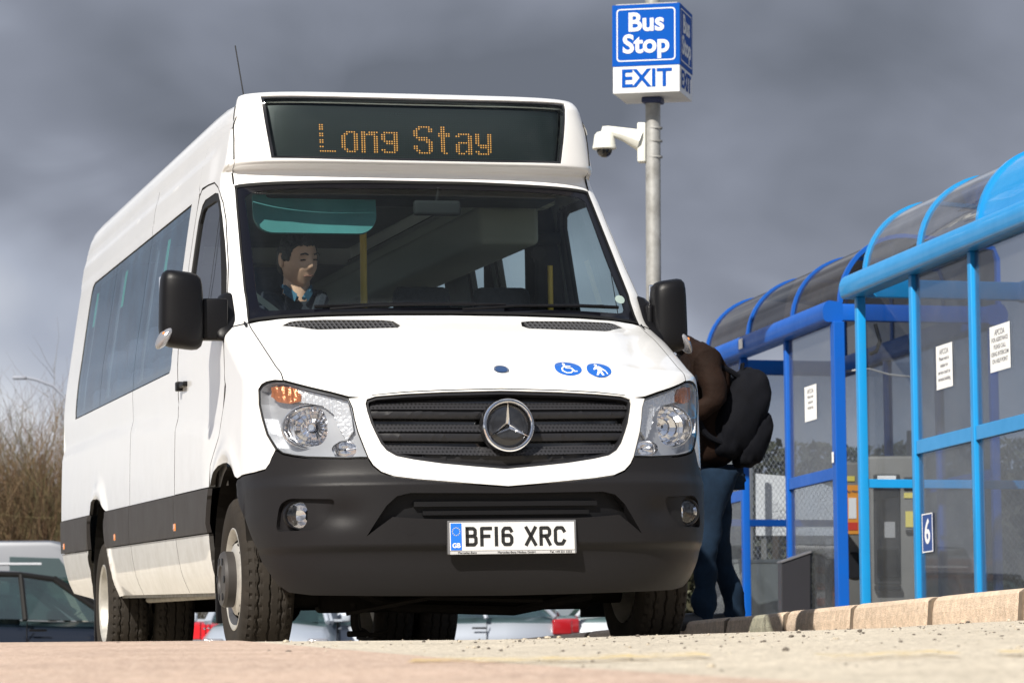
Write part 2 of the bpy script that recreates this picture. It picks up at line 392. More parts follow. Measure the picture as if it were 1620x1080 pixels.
VM=Matrix.Translation((-.004,12.95,.014))@Matrix.Rotation(rad(14.3),4,'Z')@Matrix.Rotation(rad(-.9),4,'Y')
van=thing('minibus','white minibus with black bumper, amber Long Stay display above the windscreen','minibus',M=VM)

# ---- front door edge line / window lines in (Y,z)
door_front=[(2.17,2.19),(1.98,2.178),(1.84,2.14),(1.74,2.10),(1.66,2.045),(1.57,1.96),(1.47,1.85),(1.36,1.73),(1.25,1.60),(1.15,1.48),(1.09,1.41),(1.06,1.33),(1.06,1.2),(1.10,1.08),(1.20,.965),(1.31,.90),(1.385,.85)]
door=[(2.425,.755),(2.425,2.10),(2.41,2.17),(2.35,2.192)]+door_front+[(1.41,.755)]
door_win=[(2.30,1.56),(2.30,2.03),(2.26,2.09),(2.2,2.105),(1.9,2.10),(1.80,2.085),(1.71,2.04),(1.62,1.96),(1.50,1.84),(1.36,1.69),(1.27,1.585),(1.25,1.545),(1.45,1.53)]
win_top,win_bot=2.155,1.357
def sidewin(y0,y1,fr=False,re=False):
    p=[(y0,win_bot),(y1,win_bot),(y1,win_top),(y0,win_top)]
    if fr: p=[(2.71,win_bot),(y1,win_bot),(y1,win_top),(2.665,win_top),(2.645,1.9),(2.635,1.5),(2.645,1.40),(2.665,1.368)]
    if re: p=[(y0,win_bot),(y1,win_bot),(y1,2.10),(y1-.03,2.14),(y1-.09,win_top),(y0,win_top)]
    return p
WINS=[('fr',2.66,4.03),('mid',4.04,5.45),('re',5.46,6.60)]
YR=7.22
arch_f=[(.675,.744),(.70,.775),(.76,.80),(.86,.828),(.96,.843),(1.06,.845),(1.16,.838),(1.26,.815),(1.33,.785),(1.365,.755)]
arch_r=[(5.735,.755),(5.70,.79),(5.62,.82),(5.50,.835),(5.36,.835),(5.20,.815),(5.08,.785),(4.99,.755)]
for side in (-1,1):
    sg=lambda pts,step=.03: S(pts,side,step)
    # cab door
    d=panel('cab_door',sg(door),M_white,van,holes=[sg(shrink(door_win,-.022))],gap=.0035,thick=.03)
    panel('window_seal',sg(shrink(door_win,-.021)),M_seal,d,holes=[sg(shrink(door_win,.016))],off=-.004,thick=.012)
    panel('door_glass',sg(shrink(door_win,.01)),M_dg,d,off=-.012,thick=0)
    q=MB(); q.add([P(side*UY(y,z),z,-.006) for y,z in ((1.66,1.53),(1.675,1.53),(1.695,2.03),(1.68,2.03))],[(0,1,2,3)]); q.build('quarter_light_bar',M_seal,d)
    # handle
    h=MB(); hM=Matrix.Translation((side*.992,2.22,1.262))
    h.box(-.012,.014,-.09,.095,-.012,.012,hM,r=.006); h.box(-.02,.01,.06,.115,-.024,.02,hM,r=.006)
    h.build('door_handle',M_blk,d,smooth=True)
    k=MB(); k.box(-.004,.004,-.012,.012,-.009,.009,Matrix.Translation((side*.9935,2.335,.815)),r=.003); k.build('door_plug',M_blk,d)
    # upper side panels
    if side<0:
        frontp=[(2.435,.757),(4.025,.757),(4.025,win_bot-.008),(2.70,win_bot-.008),(2.655,1.365),(2.63,1.40),(2.622,1.5),(2.632,1.9),(2.655,win_top+.008),(4.025,win_top+.008),(4.025,2.395),(2.435,2.395)]
        rearp=[(4.035,.757)]+[(4.99,.757)]+arch_r[::-1][1:-1]+[(5.735,.757),(YR,.757),(YR,2.395),(4.035,2.395),(4.035,win_top+.008),(6.50,win_top+.008),(6.58,2.145),(6.61,2.10),(6.61,win_bot-.008),(4.035,win_bot-.008)]
        panel('side_panel',sg(frontp,.04),M_white,van,thick=.02,step=.04)
        panel('side_panel',sg(rearp,.04),M_white,van,thick=.02,step=.04)
        for nm,a,b in WINS:
            panel('side_window',sg(sidewin(a,b,nm=='fr',nm=='re'),.06),M_sg,van,off=-.004,thick=0,step=.06)
            fr_=sidewin(a,b,nm=='fr',nm=='re')
            panel('window_border',sg(fr_,.06),M_seal,van,holes=[sg(shrink(fr_,.032),.06)],off=-.009,thick=0,step=.06)
        for y_,z_ in ((3.30,1.97),(4.95,1.98),(6.25,1.98)):
            panel('exit_sticker',sg([(y_,z_-.10),(y_+.10,z_-.10),(y_+.10,z_+.10),(y_,z_+.10)],.06),mat('sticker_green',(.03,.38,.22),rough=.5) if 'sticker_green' not in bpy.data.materials else bpy.data.materials['sticker_green'],van,off=-.008,thick=0,step=.06)
    else:
        hs=[[(2.50,.95),(2.74,.95),(2.74,2.27),(2.50,2.27)],[(2.95,.95),(3.60,.95),(3.60,2.27),(2.95,2.27)],[(3.82,1.38),(4.20,1.38),(4.20,2.2),(3.82,2.2)],[(4.75,1.38),(6.5,1.38),(6.5,2.12),(4.75,2.12)]]
        full=[(2.435,.757),(4.99,.757)]+arch_r[::-1][1:-1]+[(5.735,.757),(YR,.757),(YR,2.395),(2.435,2.395)]
        panel('side_panel',sg(full,.04),M_white,van,holes=[sg(h_,.05) for h_ in hs],thick=.03,step=.06)
        for h_ in hs: panel('side_window',sg(h_,.06),M_dg,van,off=-.012,thick=0,step=.08)
    # mouldings and skirts
    for a,b in ((1.41,2.425),(2.435,4.03),(4.04,4.985),(5.71,YR)):
        pts=[(a,.560),(b,.560),(b,.752),(a,.752)]
        if a==4.04: pts=[(a,.560),(4.955,.560),(4.985,.752),(a,.752)]
        if a==5.71: pts=[(5.76,.560),(b,.560),(b,.752),(5.72,.752)]
        if a==1.41: pts=[(1.44,.560),(b,.560),(b,.752),(1.385,.752)]
        panel('side_moulding',sg(pts,.04),M_band,van,off=.008,thick=.02,step=.05)
    for a,b in ((1.45,2.425),(2.435,4.03),(4.04,4.95),(5.78,YR)):
        pts=[(a,.30),(b,.30),(b,.555),(a,.555)]
        if a==1.45: pts=[(1.52,.30),(b,.30),(b,.555),(1.45,.555)]
        if a==4.04: pts=[(a,.30),(5.03,.30),(4.955,.555),(a,.555)]
        if a==5.78: pts=[(6.25,.285),(YR-.12,.32),(YR,.555),(5.78,.555),(5.86,.47),(6.02,.36)]
        panel('lower_skirt',sg(pts,.04),M_white,van,thick=.02,step=.05)
    for y in (2.40,4.62,7.05):
        m_=MB(); m_.box(-.010,.010,-.035,.035,-.018,.018,Matrix.Translation((side*1.0015,y,.605 if y<7 else .6))@Matrix.Rotation(0,4,'X'),r=.004); m_.build('side_marker',M_orange,van,smooth=True)
    # arch liners and mud flaps
    for cy,wid,ri in ((1.0,.34,.43),(5.36,.62,.44)):
        l=MB(); n=20; vs=[];fs=[]
        for i in range(n+1):
            a=PI*(i/n)*1.0-.25
            for x in (side*.975,side*(.975-wid)): vs.append((x,cy+ri*math.cos(a),.40+ri*math.sin(a)))
        for i in range(n): fs.append((2*i,2*i+1,2*i+3,2*i+2))
        l.add(vs,fs); l.box(min(side*(.975-wid),side*(.96-wid)),max(side*(.975-wid),side*(.96-wid)),cy-.4,cy+.4,.42,.85)
        l.build('arch_liner',M_dark,van)
    f=MB(); f.box(min(side*.965,side*.70),max(side*.965,side*.70),1.455,1.475,.16,.62,r=.006); f.build('mud_flap',M_blk,van)
    f=MB(); f.box(min(side*.975,side*.55),max(side*.975,side*.55),5.80,5.82,.02,.60,r=.006); f.build('mud_flap',M_blk,van)

# ---- fenders
lampL=[(-1.062,1.149),(-.975,1.131),(-.888,1.113),(-.78,1.092),(-.69,1.071),(-.674,1.03),(-.668,.985),(-.652,.93),(-.606,.827),(-.72,.825),(-.843,.829),(-.95,.833),(-1.044,.842),(-1.12,.853),(-1.165,.872),(-1.235,.934),(-1.27,1.0),(-1.285,1.06),(-1.272,1.120),(-1.235,1.139),(-1.19,1.149),(-1.12,1.153)]
bump_l=[(-1.165,.868),(-1.195,.845),(-1.225,.815),(-1.265,.792),(-1.38,.782)]
for side in (-1,1):
    fen=[(-1.025,1.448),(-1.043,1.37),(-1.054,1.30),(-1.062,1.22),(-1.063,1.152)]+[(-1.12,1.156),(-1.19,1.152),(-1.238,1.142),(-1.276,1.122),(-1.289,1.06),(-1.274,1.0),(-1.239,.934),(-1.169,.870)]+bump_l[1:]+[(-UY(.60,.776),.776),(-UY(.66,.766),.766)]
    fen+=[(-UY(y,z),z) for y,z in arch_f[1:-2]]+[(-UY(y,z),z) for y,z in ((1.33,.79),(1.38,.76),(1.385,.85),(1.31,.90),(1.20,.965),(1.10,1.08),(1.06,1.2),(1.06,1.33),(1.09,1.41))]
    fen+=[(-UY(1.10,1.436),1.436)]
    fen=dens(fen,.03)
    panel('front_wing',fen if side<0 else mir(fen),M_white,van,gap=.0025,thick=.02)
# ---- A pillar with the roof side above the cab door
for side in (-1,1):
    a=[(-1.025,1.452),(-1.005,1.51),(-.989,1.573),(-.979,1.68),(-.970,1.789),(-.958,1.90),(-.947,2.011),(-.937,2.10),(-.936,2.15),(-.948,2.215),(-.955,2.30),(-.965,2.36),(-.972,2.394),(-UY(1.80,2.395),2.395)]+[(-UY(2.4345,z_),z_) for z_ in (2.395,2.36,2.32,2.28,2.25,2.24,2.23,2.222,2.214,2.206,2.198,2.19)]+[(-UY(2.41,2.178),2.178),(-UY(2.35,2.20),2.20)]
    a+=[(-UY(y,z+.004),z+.004) for y,z in door_front[:10]]+[(-UY(1.10,1.44),1.44)]
    a=dens(a,.03)
    panel('windscreen_pillar',a if side<0 else mir(a),M_white,van,gap=.001,thick=.03)
# ---- bonnet
gtop=[(-.598,1.064),(-.566,1.076),(-.417,1.088),(-.25,1.095),(0,1.101)]
hood=[(0,1.482),(-.272,1.480),(-.599,1.473),(-.793,1.464),(-.95,1.456),(-1.022,1.448),(-1.040,1.37),(-1.050,1.30),(-1.058,1.22),(-1.058,1.153),(-.975,1.135),(-.888,1.117),(-.78,1.096),(-.69,1.075),(-.64,1.070)]+[(a,b+.003) for a,b in gtop[:-1]]+[(0,1.104)]
ventp=[(-.833,1.424),(-.78,1.434),(-.60,1.438),(-.33,1.436),(-.285,1.43),(-.27,1.405),(-.29,1.392),(-.45,1.386),(-.667,1.382),(-.70,1.386)]
bonnet=panel('bonnet',dens(sym(hood),.03),M_white,van,holes=[dens(ventp,.03),dens(mir(ventp),.03)],gap=.003,thick=.02)
for side in (-1,1):
    vp=ventp if side<0 else mir(ventp)
    v=panel('cowl_vent',dens(vp,.04),M_blk,bonnet,off=-.012,thick=0)
    q=MB()
    for i in range(23):
        u=side*(.30+i*.0225); 
        au=abs(u); lo_=_pl([(.27,1.405),(.29,1.394),(.45,1.389),(.667,1.386),(.70,1.391),(.833,1.424)],au); hi_=_pl([(.27,1.405),(.285,1.428),(.33,1.434),(.60,1.436),(.78,1.432),(.833,1.424)],au)
        for zz0,zz1 in ((lo_,hi_),) if hi_-lo_>.006 else ():
            q.add([P(u,zz0,-.010),P(u+.006,zz0,-.010),P(u+.006,zz1,-.010),P(u,zz1,-.010),P(u,zz0,.000),P(u+.006,zz0,.000),P(u+.006,zz1,.000),P(u,zz1,.000)],[(0,1,2,3),(4,5,6,7),(0,1,5,4),(2,3,7,6),(0,3,7,4),(1,2,6,5)])
    for zz in (1.405,1.42):
        for i in range(22):
            a=side*(.30+i*.0225);b=side*(.30+(i+1)*.0225)
            if zz<_pl([(.667,1.386),(.70,1.391),(.833,1.424)],abs(b)) or zz>_pl([(.60,1.436),(.78,1.432),(.833,1.424)],abs(b)): continue
            q.add([P(a,zz,-.003),P(b,zz,-.003),P(b,zz+.004,-.003),P(a,zz+.004,-.003)],[(0,1,2,3)])
    o=q.build('vent_grid',mat('vent_grid_plastic',(.07,.07,.075),rough=.45),v); o['kind']='stuff'
# badge and stickers on the bonnet
def disc(u,z,ru,rz,off,name,m,parent,n=28,thick=.0012):
    return panel(name,[(u+ru*math.cos(2*PI*i/n),z+rz*math.sin(2*PI*i/n)) for i in range(n)],m,parent,off=off,thick=thick,step=.015)
def emb(pts,u,z,sx,sz,off,name,m,parent):
    return panel(name,dens([(u+a*sx,z+b*sz) for a,b in pts],.02),m,parent,off=off,thick=.0006,step=.02)
def stroke(pts,w):
    L_=[];R_=[]
    for i,p in enumerate(pts):
        a=Vector(pts[max(i-1,0)]);b=Vector(pts[min(i+1,len(pts)-1)]);t=(b-a).normalized();n=Vector((-t.y,t.x))*w/2
        L_.append((p[0]+n.x,p[1]+n.y));R_.append((p[0]-n.x,p[1]-n.y))
    return L_+R_[::-1]
M_sblue=mat('sticker_blue',(.01,.10,.42),rough=.35,coat=.3); M_swhite=mat('sticker_white',(.8,.8,.8),rough=.4)
disc(.010,1.172,.033,.0155,.003,'bonnet_badge',M_chr,bonnet,thick=.004); disc(.010,1.172,.026,.0115,.0045,'bonnet_badge',mat('badge_blue',(.02,.05,.13),rough=.2,coat=.5),bonnet)
s1_=disc(.303,1.1785,.060,.0285,.0015,'accessible_sticker',M_sblue,bonnet)
emb([(.1*math.cos(t/8*PI)-.18,.16*math.sin(t/8*PI)+.66) for t in range(0,16)],.303,1.1785,.058,.027,.0026,'pictogram',M_swhite,s1_)
emb(stroke([(-.25,.5),(-.16,.05),(.22,.0),(.42,-.48),(.62,-.42)],.15),.303,1.1785,.058,.027,.0026,'pictogram',M_swhite,s1_)
emb(stroke([(-.17,.3),(.22,.24)],.12),.303,1.1785,.058,.027,.0029,'pictogram',M_swhite,s1_)
emb(stroke([(-.32+.0,.2),(-.52,-.05),(-.52,-.42),(-.25,-.70),(.08,-.68),(.27,-.42)],.12),.303,1.1785,.058,.027,.0032,'pictogram',M_swhite,s1_)
s2_=disc(.446,1.1735,.060,.0285,.0015,'walking_sticker',M_sblue,bonnet)
emb([(.12*math.cos(t/8*PI)-.12,.16*math.sin(t/8*PI)+.68) for t in range(0,16)],.446,1.1735,.058,.027,.0026,'pictogram',M_swhite,s2_)
emb([(-.3,.42),(.1,.5),(.36,.1),(.5,-.1),(.42,-.2),(.2,.02),(.16,-.2),(.3,-.8),(.14,-.82),(-.02,-.35),(-.2,-.8),(-.36,-.78),(-.14,-.1),(-.2,.15),(-.42,-.02),(-.5,.08)],.446,1.1735,.058,.027,.0026,'pictogram',M_swhite,s2_)
emb(stroke([(.44,-.05),(.62,-.66)],.07),.446,1.1735,.058,.027,.0030,'pictogram',M_swhite,s2_)

# ---- grille surround, grille, star
gbot=[(-.610,1.045),(-.604,1.01),(-.590,.965),(-.570,.925),(-.545,.880),(-.517,.850),(-.47,.826),(-.39,.811),(-.267,.794),(-.13,.781),(0,.770)]
g_half=[(0,1.101),(-.25,1.095),(-.417,1.088),(-.555,1.079),(-.600,1.067)]+gbot
gout=dens(sym(g_half),.03)
sur=[(0,1.1025),(-.25,1.0965),(-.417,1.0895),(-.566,1.079),(-.64,1.070),(-.688,1.068),(-.672,1.03),(-.666,.985),(-.650,.93),(-.604,.825),(-.582,.795),(-.545,.768),(-.485,.748),(-.38,.735),(-.273,.726),(-.13,.714),(0,.704)]
panel('grille_surround',dens(sym(sur),.03),M_white,van,holes=[dens(shrink(sym(g_half),.004),.03)],off=.002,thick=.05,gap=.001,step=.025,rim=False)
gr=panel('grille',gout,M_gloss,van,off=-.055,thick=0,step=.05)
panel('grille_frame',dens(shrink(sym(g_half),.003),.03),M_grille,gr,holes=[dens(shrink(sym(g_half),.017),.03)],off=-.006,thick=.03,step=.05)
def gw(z):   # half width of the grille at height z
    return _pl([(.77,.03),(.78,.13),(.794,.267),(.811,.39),(.826,.47),(.85,.517),(.88,.545),(.925,.57),(.965,.59),(1.01,.604),(1.045,.610),(1.067,.600),(1.08,.555)],z)
def perf(name):
    m,nt,N,L=nmat(name); o=N('ShaderNodeOutputMaterial'); b=N('ShaderNodeBsdfPrincipled'); L(b.outputs[0],o.inputs[0]); b.inputs['Roughness'].default_value=.4
    tc=N('ShaderNodeTexCoord'); mp=N('ShaderNodeMapping'); mp.inputs['Scale'].default_value=(1/.0165,0,1/.014); L(tc.outputs['Object'],mp.inputs[0])
    # staggered round holes
    sp=N('ShaderNodeSeparateXYZ'); L(mp.outputs[0],sp.inputs[0])
    def M(op,a,b=None):
        k=N('ShaderNodeMath'); k.operation=op
        for i,x in enumerate((a,b)):
            if x is None: continue
            if isinstance(x,(int,float)): k.inputs[i].default_value=x
            else: L(x,k.inputs[i])
        return k.outputs[0]
    row=M('FLOOR',sp.outputs[2]); sx=M('ADD',sp.outputs[0],M('MULTIPLY',row,.5))
    fx=M('SUBTRACT',M('FRACT',sx),.5); fz=M('SUBTRACT',M('FRACT',sp.outputs[2]),.5)
    d=M('SQRT',M('ADD',M('MULTIPLY',fx,fx),M('MULTIPLY',fz,fz))); h=M('LESS_THAN',d,.27)
    mx=N('ShaderNodeMix'); mx.data_type='RGBA'; L(h,mx.inputs[0]); mx.inputs[6].default_value=(.022,.022,.025,1); mx.inputs[7].default_value=(.002,.002,.002,1); L(mx.outputs[2],b.inputs['Base Color'])
    return m
M_perf=perf('perforated_grille_plastic')
for zt,zb in ((1.058,.990),(.968,.897),(.882,.805)):
    for nm,za,zc,o1,m_ in (('perforated_face',zt,zt-(zt-zb)*.50,-.034,M_perf),('slat',zt-(zt-zb)*.48,zb,-.010,M_grille)):
        pts=[];n=14
        for i in range(-n,n+1):
            k=i/n; zz=zc+(0 if nm=='slat' or True else 0)-.016*(1-abs(k))*(1 if zt<.9 else .35)
            pts.append((k*(gw((za+zc)/2)-.022 if zt>.9 else gw(zc+.015)-.02),zz))
        for i in range(n,-n-1,-1):
            k=i/n; zz=za-.016*(1-abs(k))*(1 if zt<.9 else .35)+(.0)
            pts.append((k*(gw(za)-.020),zz))
        fn=(lambda u,z,off=0.,za=za,zc=zc,nm=nm: P(u,z,off+(.024*(za-z)/max(za-zc,1e-3) if nm!='slat' else -.012*abs((z-(za+zc)/2)/(za-zc))*2)))
        sl_=panel('slat' if nm=='slat' else 'perforated_face',pts,m_,gr,off=o1,thick=.018 if nm=='slat' else 0,step=.05,fn=fn)
# emblem
em=thing('emblem',None,None,loc=(0,0,0)); em.parent=van
del_keys=[k for k in ('label','category') if k in em]
EM=Matrix.Translation((.012,.028,.952))@Matrix.Rotation(rad(-5),4,'X')
q=MB(); q.lathe([(.1*1.0+.010*math.cos(a),.012*math.sin(a)) for a in [2*PI*i/10 for i in range(10)]],n=56,M=EM@Matrix.Rotation(rad(90),4,'Z'),closed=True); q.build('ring',M_chr,em,smooth=True)
q=MB(); q.lathe([(.001,.0),(.06,.002),(.094,.010),(.104,.02),(.112,.045)],n=40,M=EM@Matrix.Rotation(rad(90),4,'Z')); q.build('backing',M_gloss,em,smooth=True)
q=MB()
for k in range(3):
    a=rad(90+120*k); t=Vector((math.cos(a),0,math.sin(a)))
    l_=a+rad(60); r_=a-rad(60)
    L1=Vector((math.cos(l_),0,math.sin(l_)))*.0165; R1=Vector((math.cos(r_),0,math.sin(r_)))*.0165
    tip=t*.094; c_=Vector((0,-.020,0)); tp=tip+Vector((0,-.004,0))
    q.add([EM@v for v in (c_,tp,L1,R1,tip+Vector((0,.004,0)))],[(0,1,2),(0,3,1),(2,1,4),(1,3,4)])
q.build('star',M_chr,em)
# ---- bumper
bl=[(-1.205,.843),(-1.235,.81),(-1.275,.788),(-1.38,.779),(-UY(.585,.773),.773),(-UY(.655,.762),.762),(-UY(.672,.744),.744),(-UY(.655,.70),.70),(-UY(.60,.65),.65),(-UY(.545,.60),.60),(-UY(.475,.516),.516),(-UY(.44,.46),.46),(-UY(.43,.411),.411),(-UY(.40,.36),.36),(-1.212,.32),(-1.12,.288),(-.95,.275),(-.556,.268),(-.25,.264),(0,.262)]
btop=[(0,.700),(-.13,.710),(-.273,.722),(-.38,.731),(-.487,.744),(-.548,.764),(-.586,.792),(-.608,.822),(-.72,.821),(-.843,.825),(-.95,.829),(-1.046,.838),(-1.122,.849),(-1.17,.866)]
fogp=rounded([(-1.195,.535),(-1.165,.645),(-1.09,.668),(-.79,.660),(-.845,.575),(-.92,.538)],.035)
intk=[(-.628,.508),(-.53,.63),(-.48,.668),(-.42,.680),(0,.676)]
intk=intk+[(-a,b) for a,b in reversed(intk[:-1])]+[(.50,.585),(.40,.578),(.30,.574),(-.30,.574),(-.40,.578),(-.50,.585)]
bm_=panel('bumper',dens(btop+bl+[(-a,b) for a,b in reversed(bl[:-1])]+[(-a,b) for a,b in reversed(btop[1:])],.03),M_plast,van,
   holes=[dens(fogp,.03),dens(mir(fogp),.03),dens(intk,.03)],thick=.05,gap=.0015,step=.02,zc=[.44,.455,.47,.48,.49,.70,.71,.72,.73,.74])
q=panel('bumper_intake',dens(shrink(intk,-.01),.05),mat('intake_black',(.005,.005,.006),rough=.5,spec=.2),bm_,off=-.05,thick=0,step=.06)
for z0,z1,h in ((.625,.645,.40),(.59,.607,.36)):
    panel('intake_bar',dens([(-h,z0),(h,z0),(h,z1),(-h,z1)],.05),bpy.data.materials['intake_black'],q,off=-.028,thick=.02,step=.06)
for side in (-1,1):
    fp=fogp if side<0 else mir(fogp)
    fo=thing('fog_lamp',None,None,loc=(0,0,0)); fo.parent=bm_
    fu,fz=side*1.036,.600
    bez=panel('bezel',dens(shrink(fp,-.004),.03),M_plast,fo,holes=[[(fu+.060*math.cos(2*PI*i/28),fz+.056*math.sin(2*PI*i/28)) for i in range(28)]],off=-.020,thick=.03,step=.02)
    c=P(fu,fz,-.03); n=PN(fu,fz); n=(n+Vector((0,-6,0))).normalized(); FM=Matrix.Translation(c)@n.to_track_quat('X','Z').to_matrix().to_4x4()
    FM=FM@Matrix.Diagonal((1,1.12,1,1)); q=MB(); q.lathe([(.001,-.05),(.022,-.047),(.024,-.042),(.04,-.03),(.042,-.024),(.055,.004)],n=15,M=FM); q.build('reflector',M_alu,fo,smooth=True)
    q=MB(); q.lathe([(.001,.014),(.025,.012),(.045,.006),(.056,-.001)],n=32,M=FM); q.build('lens',M_lens,fo,smooth=True)
    q=MB(); q.lathe([(.052,-.004),(.052,.006),(.058,.008),(.062,.0),(.064,-.012)],n=32,M=FM); q.build('lamp_ring',M_blk,fo,smooth=True)
# tow cover, plate
disc(-.42,.535,.024,.024,.001,'tow_cover',M_plast,bm_,thick=.006)
pl_=thing('number_plate',None,None,loc=(0,0,0)); pl_.parent=van
PM=Matrix.Translation((.012,-.004,.4965))@Matrix.Rotation(rad(-2),4,'X')
q=MB(); q.box(-.268,.268,-.004,.02,-.066,.070,PM,r=.003); q.build('plate_frame',mat('plate_frame_grey',(.20,.20,.205),rough=.3,metal=.5),pl_)
q=MB(); q.box(-.260,.260,-.0065,.0,-.052,.062,PM,r=.002); plate=q.build('plate',mat('plate_white',(.60,.60,.59),rough=.35,coat=.2),pl_)
q=MB(); q.box(-.260,.260,-.0066,.0,-.0655,-.0535,PM); q.build('plate_strip',mat('strip_silver',(.45,.45,.45),rough=.4),pl_)
M_ink=mat('plate_black',(.012,.012,.012),rough=.4)
q=MB(); q.box(-.257,-.212,-.0078,-.006,-.049,.059,PM); eu=q.build('country_band',mat('band_blue',(.01,.14,.62),rough=.4),pl_)
q=MB()
for i in range(12):
    a=2*PI*i/12; q.box(-.2345+.0155*math.cos(a)-.0016,-.2345+.0155*math.cos(a)+.0016,-.0086,-.0079,.026+.0155*math.sin(a)-.0016,.026+.0155*math.sin(a)+.0016,PM)
q.build('band_stars',mat('star_yellow',(.7,.6,.1)),eu)
text_polys('GB',.026,'band_lettering',mat('band_white',(.75,.75,.75)),eu,PM@Matrix.Translation((-.2345,-.0086,-.031)),thick=.0007)
def glyphs(txt,h,w,t,x0,pitch,Mx,depth):
    """square-cut registration characters, drawn as strokes"""
    q=MB()
    G={'B':[[(0,0),(0,1)],[(0,1),(.72,1),(.92,.9),(.92,.64),(.75,.53),(0,.53)],[(.75,.53),(1,.42),(1,.12),(.8,0),(0,0)]],
       'F':[[(0,0),(0,1),(1,1)],[(0,.52),(.8,.52)]],'1':[[(.5,0),(.5,1)]],
       '6':[[(.95,.85),(.8,1),(.2,1),(0,.85),(0,.15),(.2,0),(.8,0),(1,.15),(1,.42),(.8,.56),(.05,.56)]],
       'X':[[(0,0),(1,1)],[(0,1),(1,0)]],
       'R':[[(0,0),(0,1),(.8,1),(1,.87),(1,.62),(.8,.5),(0,.5)],[(.55,.5),(1,0)]],
       'C':[[(1,.82),(.8,1),(.2,1),(0,.85),(0,.15),(.2,0),(.8,0),(1,.18)]]}
    x=x0
    for ch in txt:
        if ch==' ': x+=pitch*.62; continue
        cw=w if ch!='1' else t
        q=MB()
        for st in G[ch]:
            pts=[(x+a*(cw-t)+t/2 if ch!='1' else x+t/2,b*(h-t)-h/2+t/2) for a,b in st]
            ext=[]
            # lengthen square ends
            p0,p1=Vector(pts[0]),Vector(pts[1]); pts[0]=tuple(p0-(p1-p0).normalized()*t*.5)
            p0,p1=Vector(pts[-1]),Vector(pts[-2]); pts[-1]=tuple(p0-(p1-p0).normalized()*t*.5)
            for a,b in zip(pts,pts[1:]):
                A=Vector(a);B=Vector(b);d=(B-A).normalized();nn=Vector((-d.y,d.x))*t/2
                poly=[A+nn,A-nn,B-nn,B+nn]
                q.prism([(p.x,p.y) for p in poly],-depth,-depth+.0008,Mx)
            for a in pts[1:-1]:
                q.prism([(a[0]+t/2*math.cos(2*PI*i/8),a[1]+t/2*math.sin(2*PI*i/8)) for i in range(8)],-depth-.0001,-depth+.0008,Mx)
        q.build('character',M_ink,pl_)
        x+=pitch if ch!='1' else pitch*.46
glyphs('BF16 XRC',.079,.050,.0140,-.196,.0605,PM@Matrix.Translation((0,0,.005)),.0078)
text_polys('Mercedes-Benz',.0125,'dealer_lettering',M_ink,pl_,PM@Matrix.Translation((-.19,-.0072,-.0595)))
text_polys('Mercedes-Benz Minibus GmbH',.0125,'dealer_lettering',M_ink,pl_,PM@Matrix.Translation((.015,-.0072,-.0595)))
text_polys('Tel. +49 231 5353',.0125,'dealer_lettering',M_ink,pl_,PM@Matrix.Translation((.20,-.0072,-.0595)))
